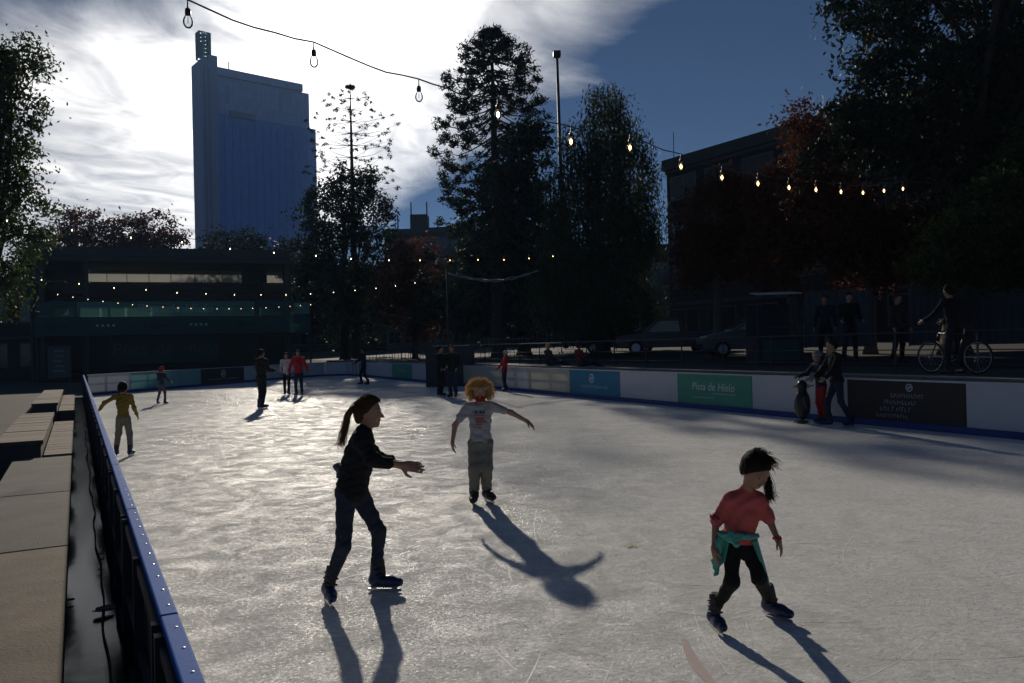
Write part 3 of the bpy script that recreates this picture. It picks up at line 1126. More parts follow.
rbld = facade_building('dark flat roofed apartment block behind the right hand trees', (11.9, 60), (28.5, 34.2), 16, 1.5, 14.6, 4, 9, blk,
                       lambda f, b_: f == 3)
MB().tube([Vector((12.4, 59.6, 15.3)), Vector((12.4, 59.6, 17.4))], 0.03, 5).build('roof_aerial', dark_steel, rbld)
cbl = facade_building('low stone coloured block with rooftop tank and aerials between the tall trees', (-17.5, 112), (-6, 110), 14, 1.5, 17.6, 5, 5,
                      mat('stone_facade', (0.10, 0.095, 0.09), .8, .25, .4))
MB().box(-13.8, -11.4, 111.4, 114, 18.4, 20.4).build('roof_tank', conc_d, cbl)
for x_, h_ in ((-15.6, 20.4), (-13.7, 22.2), (-11.5, 22.2), (-10.0, 19.8)):
    MB().tube([(x_, 112, 18.4), (x_, 112, h_)], 0.10, 5).build('roof_aerial', dark_steel, cbl)
for x_ in (-9.6, -7.0):
    MB().lathe([(0.06, 0), (0.45, .16), (0.52, .3)], (x_, 111.3, 18.7), 10).build('satellite_dish', conc_d, cbl)
facade_building('grey two storey house with awning behind the pepper tree', (9.6, 74), (19, 66), 9, 1.5, 9.6, 2, 4, mat('grey_render', (0.09, 0.088, 0.085), .85, .25, .5))
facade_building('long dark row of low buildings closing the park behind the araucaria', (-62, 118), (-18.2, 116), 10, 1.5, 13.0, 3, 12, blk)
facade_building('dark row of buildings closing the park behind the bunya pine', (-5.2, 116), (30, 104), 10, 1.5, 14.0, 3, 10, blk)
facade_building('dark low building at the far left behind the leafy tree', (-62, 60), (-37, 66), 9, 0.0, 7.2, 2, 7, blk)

# ------------------------------------------------------------------ trees
bark = mat('dark_bark', (0.055, 0.042, 0.032), 0.9, 0.35, 5, 0.6)
bark_pale = mat('pale_bark', (0.14, 0.11, 0.08), 0.9, 0.35, 4, 0.6)
LF_GREEN = leaf_mat('green_leaves', (0.028, 0.050, 0.012), (0.075, 0.105, 0.028), 0.4)
LF_DARK = leaf_mat('dark_evergreen_leaves', (0.014, 0.024, 0.010), (0.035, 0.052, 0.020), 0.25)
LF_PEP = leaf_mat('pepper_leaves', (0.032, 0.052, 0.018), (0.075, 0.095, 0.035), 0.35)
LF_RED = leaf_mat('red_brown_leaves', (0.075, 0.026, 0.012), (0.15, 0.052, 0.020), 0.4)
LF_NEED = leaf_mat('conifer_needles', (0.014, 0.024, 0.012), (0.032, 0.045, 0.022), 0.2)


def leaves(C, size, rng, hang=0.0, aspect=0.45):
    """diamond leaves at centres C (n,3); hang: 0 random, 1 hanging down"""
    n = len(C)
    a = rng.normal(size=(n, 3))
    if hang:
        a[:, 2] = a[:, 2] * (1 - hang) - hang * 2.2
    a /= np.linalg.norm(a, axis=1, keepdims=True)
    b = rng.normal(size=(n, 3))
    b -= a * (a * b).sum(1, keepdims=True)
    b /= np.linalg.norm(b, axis=1, keepdims=True)
    s = size * rng.uniform(0.6, 1.4, (n, 1))
    V = np.empty((n, 4, 3))
    V[:, 0] = C - a * s * .5
    V[:, 1] = C + b * s * aspect * .5 + a * s * 0.05
    V[:, 2] = C + a * s * .5
    V[:, 3] = C - b * s * aspect * .5 + a * s * 0.05
    F = np.arange(4 * n).reshape(n, 4)
    return V.reshape(-1, 3), F


def limb(mb, a, b, r0, r1, rnd, wob=0.12, seg=6, sides=6, droop=0.0):
    a, b = Vector(a), Vector(b)
    L = (b - a).length
    pts = []
    ph = rnd.random() * 6
    side = Vector((rnd.gauss(0, 1), rnd.gauss(0, 1), rnd.gauss(0, .4)))
    for i in range(seg + 1):
        f = i / seg
        p = a.lerp(b, f) + side * (wob * L * math.sin(f * math.pi) * 0.4) + Vector((0, 0, droop * L * math.sin(f * math.pi)))
        pts.append(p)
    mb.tube(pts, [r0 + (r1 - r0) * (i / seg) for i in range(seg + 1)], sides)
    return pts


def blob_tree(name, label, base, blobs, leafm, seed, n_clump=220, per=70, clump_r=0.55, leaf=0.2, hang=0.0,
              trunk_r=0.25, group=None, barkm=None, strands=0.0, fork=0.35, shell=0.35, limbs=26, aspect=0.45):
    """blobs: list of (centre, (rx,ry,rz)) ellipsoids that bound the crown"""
    rnd = random.Random(seed)
    rg = np.random.default_rng(seed)
    base = Vector(base)
    t_ = thing(name, label, 'tree', base, group)
    vol = np.array([r[0] * r[1] * r[2] for _, r in blobs]) ** 0.75
    vol /= vol.sum()
    C = []
    for (c, r), w in zip(blobs, vol):
        k = max(3, int(round(n_clump * w)))
        d = rg.normal(size=(k, 3))
        d /= np.linalg.norm(d, axis=1, keepdims=True)
        rad = rg.uniform(shell, 1.0, (k, 1)) ** 0.6
        C.append(np.array(c)[None] + d * rad * np.array(r)[None])
    C = np.concatenate(C)
    # leaves
    cr = clump_r * rg.uniform(0.55, 1.35, (len(C), 1, 1))
    off = rg.normal(size=(len(C), per, 3)) * np.array([1, 1, .75]) * cr * 0.62
    P = (C[:, None, :] + off)
    if strands:
        k = per
        P[:, :, 2] -= rg.uniform(0, 1, (len(C), per)) ** 1.3 * strands
        P[:, :, :2] = C[:, None, :2] + np.round(off[:, :, :2] / 0.22) * 0.22 + rg.normal(size=(len(C), per, 2)) * 0.03
    P = P.reshape(-1, 3)
    keep = rg.random(len(P)) < 0.93
    V, F = leaves(P[keep], leaf, rg, hang, aspect)
    # trunk and limbs
    top = Vector(C.mean(0))
    f0 = base.lerp(Vector((base.x * .5 + top.x * .5, base.y * .5 + top.y * .5, top.z)), fork)
    mb = MB()
    zmax = C[:, 2].max()
    lead = Vector((top.x, top.y, base.z + (zmax - base.z) * 0.8))
    pts = [base + Vector((0, 0, -0.1)), base + Vector((0, 0, 0.25)), f0, f0.lerp(lead, .5) + Vector((rnd.gauss(0, .2), rnd.gauss(0, .2), 0)), lead]
    mb.tube(pts, [trunk_r * 1.45, trunk_r * 1.1, trunk_r * .8, trunk_r * .45, trunk_r * .12], 10)
    tr = mb.build('trunk', barkm or bark, t_, True)
    order = list(range(len(C)))
    rnd.shuffle(order)
    lm = MB()
    for i in order[:limbs]:
        c = Vector(C[i])
        f = rnd.uniform(0.0, 0.85)
        s_ = f0.lerp(lead, f)
        if s_.z > c.z + 1.5:
            s_ = f0.lerp(lead, f * 0.3)
        ps = limb(lm, s_, c, trunk_r * (0.38 - .2 * f), 0.02, rnd, droop=0.06)
        # twigs to near clumps
        dd = np.linalg.norm(C - np.array(c), axis=1)
        for j in np.argsort(dd)[1:4]:
            limb(lm, ps[rnd.randint(3, 5)], C[j], 0.035, 0.008, rnd, seg=3, sides=4)
    lm.build('limbs', barkm or bark, t_, True)
    cr_ = fast_mesh('crown', V, F, leafm, t_)
    cr_['kind'] = 'stuff'
    return t_


def pb_(px, py, D, rx, ry, depth=None):
    """crown ellipsoid from picture extents (pixels) at distance D"""
    k = D / F_PX
    return (tuple(pt(px, py, D)), (rx * k, (depth if depth else (rx + ry) / 2) * k, ry * k))


def gz(x, y):
    return float(ground_z(np.array(x), np.array(y)))


def base_at(px, D):
    p = pt(px, 345, D)
    return (p.x, p.y, gz(p.x, p.y))


def tuft_tree(name, label, base, top_z, prof, leafm, seed, n_whorl=22, per_whorl=7, first=0.45, tuft=0.5, per=45, leaf=0.22,
              side_tufts=2, trunk_r=0.4, droop=-0.18, dense_from=1.0):
    """araucaria: straight mast, whorled branches with tufts. prof(f)-> branch length at height fraction f"""
    rnd = random.Random(seed)
    rg = np.random.default_rng(seed)
    base = Vector(base)
    t_ = thing(name, label, 'tree', base)
    H = top_z - base.z
    mb = MB()
    mb.tube([base + Vector((0, 0, H * f)) for f in (-.01, .02, .3, .6, .85, 1.0)], [trunk_r * q for q in (1.3, 1.05, .8, .5, .25, .08)], 10)
    mb.build('trunk', bark, t_, True)
    lm = MB()
    P, Dn = [], []
    for w in range(n_whorl):
        f = first + (1 - first) * (w / (n_whorl - 1)) ** 0.95 * 0.995
        f = min(f, .995)
        L = prof(f)
        ph = rnd.random() * 6.28
        nb = per_whorl + (1 if rnd.random() < .4 else 0)
        for k in range(nb):
            a = ph + k * 2 * math.pi / nb + rnd.gauss(0, .12)
            l = L * rnd.uniform(.78, 1.12) * (1 if side_tufts < 2 or f > .85 else rnd.uniform(.65, 1.15))
            if side_tufts > 1 and f < .8 and rnd.random() < .18:
                continue
            if l < 0.12:
                continue
            o = Vector((math.cos(a), math.sin(a), 0))
            s_ = base + Vector((0, 0, H * f))
            pts = []
            for i in range(6):
                q = i / 5
                z = droop * (.5 + (1 - f) * 1.6) * l * math.sin(q * 1.9) + (0.16 + .1 * rnd.random()) * l * q * q + rnd.gauss(0, .02)
                pts.append(s_ + o * (l * q) + Vector((0, 0, z)))
            lm.tube(pts, [(0.055 - .04 * (i / 5)) * (.6 if side_tufts < 2 else 1) for i in range(6)], 4)
            ends = [(pts[-1], 1.0)]
            for sidx in range(side_tufts):
                q = rnd.uniform(.6, .95) if side_tufts < 3 or f < .8 else rnd.uniform(.35, .98)
                sd = Vector((-o.y, o.x, 0)) * rnd.choice((-1, 1))
                sp_ = pts[0].lerp(pts[-1], q)
                sp_.z = pts[min(5, int(q * 5))].z
                e = sp_ + sd * l * rnd.uniform(.08, .22) + o * l * .05
                lm.tube([sp_, e], [.02, .01], 4)
                ends.append((e, .8))
            for e, sc in ends:
                n = int(per * sc)
                d = rg.normal(size=(n, 3))
                d /= np.linalg.norm(d, axis=1, keepdims=True)
                P.append(np.array(e)[None] + d * (tuft * sc * rg.uniform(.15, 1, (n, 1))) * np.array([1, 1, .7]))
                Dn.append(d)
    lm.build('branches', bark, t_, True)
    P = np.concatenate(P)
    V, F = leaves(P, leaf, rg, 0.0, 0.3)
    cr_ = fast_mesh('crown', V, F, leafm, t_)
    cr_['kind'] = 'stuff'
    return t_


# left leafy tree at the picture edge
D = 28
blob_tree('leafy_tree', 'bright edged leafy tree at the left picture edge above the steps', base_at(-12, D),
          [pb_(22, 58, D, 26, 24), pb_(-10, 70, D, 34, 34), pb_(20, 105, D, 26, 24), pb_(0, 150, D, 34, 32), pb_(18, 200, D, 26, 28),
           pb_(-30, 190, D, 40, 60), pb_(22, 240, D, 24, 22), pb_(-45, 90, D, 40, 50), pb_(2, 285, D, 28, 30)],
          LF_GREEN, 11, 330, 75, .42, .16, hang=.4, trunk_r=.28, limbs=40)
# red brown trees behind the stage
for i, (px_, top, w_, lab) in enumerate(((76, 205, 28, 'red brown autumn tree behind the stage roof beside the leafy tree'),
                                         (124, 214, 22, 'middle red brown autumn tree behind the stage roof'),
                                         (158, 212, 25, 'red brown autumn tree behind the stage roof nearest the tower'))):
    D = 92 + i * 3
    blob_tree('autumn_tree', lab, base_at(px_, D), [pb_(px_, top + 18, D, w_ * .8, 20), pb_(px_ - 8, top + 45, D, w_, 22), pb_(px_ + 8, top + 42, D, w_ * .9, 24),
              pb_(px_ + 3, top + 70, D, w_ * 1.1, 24)], LF_RED, 21 + i, 170, 55, .95, .42, trunk_r=.35, group='autumn trees behind the stage', limbs=30)
for i, (px_, top, w_, lab) in enumerate(((235, 224, 30, 'dark round tree in front of the tower foot'), (272, 232, 30, 'dark low tree between the tower and the araucaria'),
                                         (30, 232, 30, 'dark low tree behind the stage at the far left'))):
    D = 84 + 3 * i
    blob_tree('round_tree', lab, base_at(px_, D), [pb_(px_, top + 22, D, w_, 22), pb_(px_ - 10, top + 60, D, w_ * 1.2, 40), pb_(px_ + 14, top + 58, D, w_, 36)],
              LF_DARK, 31 + i, 170, 60, .9, .38, trunk_r=.35)
# araucaria with an open umbrella top, and the dense evergreen below it
D = 77
bx = base_at(356, D)
topz = pt(356, 86, D).z


def prof_a(f):
    g = 1 - f
    return 4.3 * min(1.0, (g / .17)) ** .6 * (1.0 if g < .3 else 1.0 + .15 * (g - .3)) * (1 if f < .99 else .6)


tuft_tree('araucaria_tree', 'tall araucaria with open umbrella top right of the tower', bx, topz, prof_a, LF_NEED, 41, 11, 8, .55, .31, 32, .23,
          side_tufts=1, trunk_r=.42, droop=-.05, dense_from=.0)
D = 73
blob_tree('evergreen_tree', 'dense dark evergreen in front of the araucaria trunk', base_at(345, D),
          [pb_(352, 188, D, 30, 26), pb_(330, 214, D, 30, 30), pb_(372, 222, D, 24, 30), pb_(340, 258, D, 48, 40), pb_(305, 275, D, 26, 36),
           pb_(385, 275, D, 26, 34), pb_(345, 310, D, 54, 36)],
          LF_DARK, 42, 420, 75, .72, .34, trunk_r=.45, limbs=40)
# bunya pine
D = 52
bx = base_at(499, D)
topz = pt(499, 31, D).z


def prof_b(f):
    g = 1 - f
    return 3.95 * (1 - math.exp(-(g + .008) / .09)) + .5 * g


tuft_tree('bunya_pine', 'great domed bunya pine in the middle beside the tall lamp mast', bx, topz, prof_b, LF_NEED, 51, 25, 8, .28, .49, 62, .265,
          side_tufts=3, trunk_r=.5, droop=-.42, dense_from=.0)
D = 54
blob_tree('evergreen_tree', 'dense dark evergreen against the right side of the bunya pine', base_at(524, D),
          [pb_(526, 150, D, 26, 30), pb_(516, 200, D, 32, 40), pb_(535, 235, D, 36, 45), pb_(505, 262, D, 40, 40), pb_(528, 305, D, 46, 40), pb_(480, 300, D, 34, 36), pb_(494, 185, D, 20, 34), pb_(488, 238, D, 26, 36)],
          LF_DARK, 52, 560, 85, .60, .29, trunk_r=.45, limbs=30)
# weeping pepper tree
D = 44
blob_tree('pepper_tree', 'weeping pepper tree standing left of the dark apartment block', base_at(603, D),
          [pb_(604, 100, D, 20, 20), pb_(618, 122, D, 22, 22), pb_(585, 142, D, 24, 26), pb_(622, 160, D, 34, 34), pb_(570, 185, D, 30, 36), pb_(632, 205, D, 30, 34),
           pb_(600, 230, D, 44, 46), pb_(558, 245, D, 24, 36), pb_(642, 240, D, 18, 24), pb_(596, 285, D, 50, 40), pb_(556, 290, D, 30, 36), pb_(628, 290, D, 30, 34)],
          LF_PEP, 61, 800, 95, .50, .22, hang=.7, trunk_r=.4, strands=1.5, limbs=50, aspect=.3)
# reddish shrub tree below the rooftop
D = 62
blob_tree('autumn_tree', 'small reddish tree below the rooftop tank between the tall trees', base_at(415, D),
          [pb_(412, 252, D, 24, 16), pb_(425, 275, D, 26, 22), pb_(402, 285, D, 26, 26), pb_(420, 310, D, 34, 28)], LF_RED, 71, 170, 60, .7, .3, trunk_r=.22)
D = 58
blob_tree('round_tree', 'dark shrubby tree under the hanging cable', base_at(462, D), [pb_(462, 285, D, 30, 26), pb_(450, 310, D, 36, 26), pb_(480, 312, D, 34, 28)],
          LF_DARK, 72, 150, 60, .7, .3, trunk_r=.2)
# plane trees with red brown leaves before the right block
for i, (px_, D, blobs, lab) in enumerate((
        (718, 34, [(712, 215, 34, 34), (700, 255, 30, 34), (740, 250, 36, 36), (728, 190, 24, 20)], 'red leaved plane tree before the left corner of the dark block'),
        (790, 31, [(790, 205, 44, 44), (822, 150, 36, 36), (805, 118, 22, 16), (775, 255, 44, 36), (835, 210, 40, 44)], 'tall red leaved plane tree beside the great conifer'),
        (870, 29, [(868, 255, 44, 36), (905, 240, 40, 40), (850, 225, 36, 36)], 'low red leaved plane tree under the great conifer'))):
    blob_tree('plane_tree', lab, base_at(px_, D), [pb_(a_, b_, D, c_, d_) for a_, b_, c_, d_ in blobs], LF_RED, 81 + i, 260, 70, .45, .19, trunk_r=.22,
              group='plane trees before the dark block', barkm=bark_pale, limbs=36, fork=.5)
# great conifer at the right
D = 26
blob_tree('conifer_tree', 'great dark conifer filling the upper right corner', base_at(955, D),
          [pb_(900, 20, D, 60, 36), pb_(960, -40, D, 90, 60), pb_(850, 18, D, 30, 22), pb_(868, 70, D, 34, 34), pb_(930, 90, D, 80, 60), pb_(1010, 60, D, 80, 80),
           pb_(900, 140, D, 56, 44), pb_(980, 170, D, 80, 60), pb_(1060, 150, D, 60, 80), pb_(930, -90, D, 60, 50), pb_(868, 125, D, 30, 26),
           pb_(842, 112, D, 24, 22), pb_(830, 152, D, 26, 22), pb_(1150, 40, D - 2, 90, 90), pb_(1180, 190, D - 3, 80, 80), pb_(1100, -120, D - 2, 90, 80), pb_(1010, -170, D - 3, 80, 60)],  # last four crown parts, out of view, added to cut sky light
          LF_NEED, 91, 1250, 80, .42, .2, hang=.35, trunk_r=.42, limbs=60, shell=.1)
D = 20
blob_tree('leafy_tree', 'dark green leafy tree at the right picture edge over the hoarding', base_at(1035, D),
          [pb_(1010, 215, D, 56, 46), pb_(960, 245, D, 40, 36), pb_(1060, 180, D, 60, 70), pb_(1000, 268, D, 46, 24), pb_(930, 262, D, 30, 24)],
          LF_GREEN, 92, 330, 75, .32, .13, hang=.3, trunk_r=.17, limbs=36, fork=.5)

# ------------------------------------------------------------------ lamp mast, cable, string lights
mp_ = pt(557, 57, 60)
lm_ = thing('lamp_mast', 'tall thin lamp mast beside the bunya pine', 'lamp mast', (mp_.x + .15, mp_.y, 1.5))
MB().tube([(mp_.x + .15, mp_.y, 1.5), (mp_.x + .1, mp_.y, 12), (mp_.x, mp_.y, mp_.z)], [.2, .15, .1], 8).build('pole', dark_steel, lm_, True)
MB().box(mp_.x - .28, mp_.x + .28, mp_.y - .3, mp_.y + .3, mp_.z, mp_.z + .42).build('lamp_head', dark_steel, lm_, bevel=.05)
a_, e_ = pt(447, 273, 36), pt(540, 270, 40)
cp = thing('cable_post', 'slim dark post carrying the sagging silver cable', 'post', (a_.x, a_.y, gz(a_.x, a_.y)))
MB().tube([(a_.x, a_.y, gz(a_.x, a_.y)), (a_.x, a_.y, a_.z + .1)], .045, 8).build('pole', dark_steel, cp, True)
MB().lathe([(.06, 0), (.06, .05), (.03, .1)], (a_.x, a_.y, a_.z + .08), 8).build('cap', dark_steel, cp)
cab = MB()
for s_ in (0, .09):
    cab.tube([a_.lerp(e_, f) + Vector((0, 0, -.38 * math.sin(math.pi * f) - s_ * math.sin(math.pi * f) + .02 * math.sin(f * 40 + s_ * 30))) for f in np.linspace(0, 1, 30)], .026, 6)
co_ = cab.build('cable', mat('silver_cable', (.75, .74, .70), .25, .2, 6, metal=.85), smooth=True)
tag(co_, 'sagging silver twisted cable strung between post and pepper tree', 'cable')

cable_m = mat('black_cable', (0.02, 0.02, 0.022), 0.5, 0.1, 5)
sock_m = mat('lamp_socket', (0.03, 0.03, 0.03), 0.45, 0.1, 5)


def glass_mat():
    m = bpy.data.materials.new('bulb_glass')
    m.use_nodes = True
    t = m.node_tree
    o = t.nodes['Material Output']
    g = N(t, 'ShaderNodeBsdfGlossy', i_Roughness=0.03)
    tp = N(t, 'ShaderNodeBsdfTransparent')
    tp.inputs[0].default_value = (.93, .94, .95, 1)
    fr = N(t, 'ShaderNodeFresnel', i_IOR=1.4)
    mx = N(t, 'ShaderNodeMixShader')
    t.links.new(fr.outputs[0], mx.inputs[0])
    t.links.new(tp.outputs[0], mx.inputs[1])
    t.links.new(g.outputs[0], mx.inputs[2])
    t.links.new(mx.outputs[0], o.inputs[0])
    return m


glass_b = glass_mat()


def glow(name, col, st_):
    return mat(name, (.8, .7, .5), .5, 0, 1, emit=col, estr=st_)


glow_w = glow('warm_filament', (1.0, .55, .16), 16)
glow_c = glow('pale_filament', (1.0, .74, .42), 14)
fil_off = mat('unlit_filament', (.4, .38, .34), .4, .1, 5)
bulb_prof = [(.004, -.118), (.016, -.114), (.027, -.098), (.030, -.080), (.026, -.060), (.017, -.043), (.013, -.034)]
_tm = {}


def tmesh(key, mb, m, smooth=True):
    if key not in _tm:
        me = bpy.data.meshes.new(key)
        me.from_pydata(mb.v, [], mb.f)
        if smooth:
            me.polygons.foreach_set('use_smooth', [True] * len(me.polygons))
        me.materials.append(m)
        _tm[key] = me
    return _tm[key]


me_sock = tmesh('lamp_socket', MB().lathe([(.004, .03), (.006, .005), (.014, 0), (.017, -.012), (.017, -.036), (.012, -.040)][::-1], sides=10).tube([(0, 0, .0), (0, 0, .055)], .004, 5), sock_m)
me_bulb = tmesh('bulb', MB().lathe(bulb_prof, sides=12), glass_b)
fil = MB().lathe([(.003, -.1), (.0105, -.09), (.0135, -.076), (.0105, -.062), (.003, -.052)], sides=8)
me_fil = {'w': tmesh('filament_w', fil, glow_w), 'c': tmesh('filament_c', fil, glow_c), 'n': tmesh('filament_n', MB().tube([(0, 0, -.05), (.004, 0, -.09), (-.004, 0, -.09), (0, 0, -.05)], .0012, 4), fil_off)}


def inst(me, name, parent, loc, scale=1.0):
    o_ = bpy.data.objects.new(name, me)
    COL.objects.link(o_)
    o_.parent = parent
    o_.location = loc
    o_.scale = (scale,) * 3
    return o_


def string_lights(label, pts, kinds, pre, post, scale=1.0, fscale=1.0):
    """pts: socket hanging points in order (bulb centres in the picture, raised); pre/post: cable ends"""
    hang = 0.055 * scale
    P = [Vector(p) for p in pts]
    t_ = thing('string_lights', label, 'string lights', P[0])
    chain = [Vector(pre)] + [p + Vector((0, 0, .135 * scale)) for p in P] + [Vector(post)]
    path = []
    rr = random.Random(len(label))
    for a, b in zip(chain[:-1], chain[1:]):
        L = (b - a).length
        for i in range(6):
            f = i / 6
            path.append(a.lerp(b, f) - Vector((0, 0, .045 * L * math.sin(math.pi * f) * rr.uniform(.5, 1.1))))
    path.append(chain[-1])
    MB().tube(path, .0055 * scale, 6).build('cable', cable_m, t_, True)
    for p, k in zip(P, kinds):
        s_ = inst(me_sock, 'lamp_socket', t_, p + Vector((0, 0, .08 * scale)) - P[0], scale)
        inst(me_bulb, 'bulb', s_, (0, 0, 0))
        inst(me_fil[k], 'filament', s_, (0, 0, 0 if fscale == 1 else -.076 * (1 - fscale)), fscale)
    return t_


def string_px(label, pxy, D0, vy, kinds, pre, post, **kw):
    return string_lights(label, [pt(x_, y_, D0 + vy * i) for i, (x_, y_) in enumerate(pxy)], kinds, pre, post, **kw)


SA = [(188, 22), (314, 62), (419, 97), (498, 115), (571, 142), (630, 148), (681, 167), (722, 178), (758, 184), (789, 188), (816, 190), (841, 192), (863, 193), (884, 191), (903, 189)]
string_px('nearest string of festoon bulbs crossing from top left to the great conifer', SA, 6.0, .73, 'nnn' + 'c' + 'w' * 11,
          pt(120, -40, 5.2), pt(1040, 160, 21), scale=1.25)
SBx = [(7, 221), (72, 230.5), (131, 238), (182, 242.5), (230, 249), (274, 253), (316, 256), (351, 259), (389, 260.5), (420, 260.5), (450, 260.5), (478, 260), (504, 260), (529, 258.5), (553, 256.5)]
string_px('second string of festoon bulbs passing in front of the stage roof', SBx, 14.7, .742, 'c' * 10 + 'w' * 5, pt(-60, 208, 13.9), pt(640, 246, 27.5), scale=1.0, fscale=.7)
SC = [(41.5, 280), (79, 284), (114, 288), (146, 290), (177, 293), (206, 294), (234.5, 295), (261, 295), (286, 295), (310.6, 294), (333.5, 292.5), (355, 290.5), (376, 288.5), (395.5, 286), (415, 283)]
string_px('third string of festoon bulbs hanging before the clerestory', SC, 25.0, .75, 'c' * 15, pt(0, 274, 24.2), pt(447, 274, 36), scale=1.1, fscale=.7)
SD = [57.6, 73, 88, 103, 118, 132.6, 147, 163, 178, 191, 203.6, 217, 229, 241, 252.5, 266, 279, 290, 300.5, 310.6]
string_px('farthest string of small festoon bulbs along the teal banner', [(x_, 294.7 + 12.4 * (1 - ((x_ - 210) / 152) ** 2) + (x_ - 57) * .012) for x_ in SD], 43.0, .53, 'c' * 20,
          pt(42, 288, 42.4), pt(330, 293, 53.6), scale=1.15, fscale=.7)

# ------------------------------------------------------------------ implicit surfaces for bodies and clothes
def nv(v):
    return np.array([v[0], v[1], v[2]], dtype=np.float64)


def unit(v):
    v = nv(v)
    return v / (np.linalg.norm(v) + 1e-12)


class Sdf:
    def __init__(self):
        self.p = []

    def cone(self, a, b, ra, rb, k=0.03):
        self.p.append(('c', nv(a), nv(b), ra, rb, k))
        return self

    def ell(self, c, r, frame=None, k=0.03):
        fr = np.eye(3) if frame is None else np.array([unit(f) for f in frame])
        self.p.append(('e', nv(c), np.array(r, float), fr, 0, k))
        return self

    def mesh(self, vox, wrinkle=0.0, wscale=22.0, cuts=(), seed=0, carve=()):
        lo = np.full(3, 1e9)
        hi = -lo
        for q in self.p:
            if q[0] == 'c':
                m_ = max(q[3], q[4])
                lo = np.minimum(lo, np.minimum(q[1], q[2]) - m_)
                hi = np.maximum(hi, np.maximum(q[1], q[2]) + m_)
            else:
                m_ = q[2].max()
                lo = np.minimum(lo, q[1] - m_)
                hi = np.maximum(hi, q[1] + m_)
        lo -= vox * 3 + .01
        hi += vox * 3 + .01
        n = np.ceil((hi - lo) / vox).astype(int) + 1
        F = np.full(n, 0.12, dtype=np.float32)
        ax = [lo[i] + vox * np.arange(n[i]) for i in range(3)]
        for q in self.p:
            k = q[5]
            mg = k + .05
            if q[0] == 'c':
                m_ = max(q[3], q[4]) + mg
                a, b = np.minimum(q[1], q[2]) - m_, np.maximum(q[1], q[2]) + m_
            else:
                m_ = q[2].max() + mg
                a, b = q[1] - m_, q[1] + m_
            i0 = np.maximum(0, np.floor((a - lo) / vox).astype(int))
            i1 = np.minimum(n, np.ceil((b - lo) / vox).astype(int) + 1)
            if (i1 <= i0).any():
                continue
            X = ax[0][i0[0]:i1[0]][:, None, None]
            Y = ax[1][i0[1]:i1[1]][None, :, None]
            Z = ax[2][i0[2]:i1[2]][None, None, :]
            if q[0] == 'c':
                A, B, ra, rb = q[1], q[2], q[3], q[4]
                d = B - A
                L2 = (d * d).sum() + 1e-12
                t = ((X - A[0]) * d[0] + (Y - A[1]) * d[1] + (Z - A[2]) * d[2]) / L2
                t = np.clip(t, 0, 1)
                dist = np.sqrt((X - A[0] - t * d[0]) ** 2 + (Y - A[1] - t * d[1]) ** 2 + (Z - A[2] - t * d[2]) ** 2) - (ra + (rb - ra) * t)
            else:
                c, r, fr = q[1], q[2], q[3]
                ds = []
                for j in range(3):
                    ds.append((X - c[0]) * fr[j, 0] + (Y - c[1]) * fr[j, 1] + (Z - c[2]) * fr[j, 2])
                k0 = np.sqrt((ds[0] / r[0]) ** 2 + (ds[1] / r[1]) ** 2 + (ds[2] / r[2]) ** 2)
                k1 = np.sqrt((ds[0] / r[0] ** 2) ** 2 + (ds[1] / r[1] ** 2) ** 2 + (ds[2] / r[2] ** 2) ** 2) + 1e-9
                dist = k0 * (k0 - 1) / k1
                dist = np.where(k0 < 0.2, -r.min() * .8, dist)
            S_ = F[i0[0]:i1[0], i0[1]:i1[1], i0[2]:i1[2]]
            h = np.maximum(k - np.abs(S_ - dist), 0) / max(k, 1e-6)
            F[i0[0]:i1[0], i0[1]:i1[1], i0[2]:i1[2]] = np.minimum(S_, dist) - h * h * k * .25
        X, Y, Z = ax[0][:, None, None], ax[1][None, :, None], ax[2][None, None, :]
        if wrinkle:
            rg = np.random.default_rng(seed)
            w = 0
            for j in range(5):
                d = rg.normal(size=3) * wscale * (1 + .35 * j)
                d[2] *= 1.5
                e = rg.normal(size=3) * wscale * .4
                w = w + np.sin(X * d[0] + Y * d[1] + Z * d[2] + rg.uniform(0, 6) + 1.5 * np.sin(X * e[0] + Y * e[1] + Z * e[2])) / (1 + .4 * j)
            F = F + (wrinkle * w).astype(np.float32)
        for c, nrm in cuts:
            c, nrm = nv(c), unit(nrm)
            F = np.maximum(F, ((X - c[0]) * nrm[0] + (Y - c[1]) * nrm[1] + (Z - c[2]) * nrm[2]).astype(np.float32))
        for c, r in carve:
            c = nv(c)
            F = np.maximum(F, (r - np.sqrt((X - c[0]) ** 2 + (Y - c[1]) ** 2 + (Z - c[2]) ** 2)).astype(np.float32))
        return surface_nets(F, lo, vox)


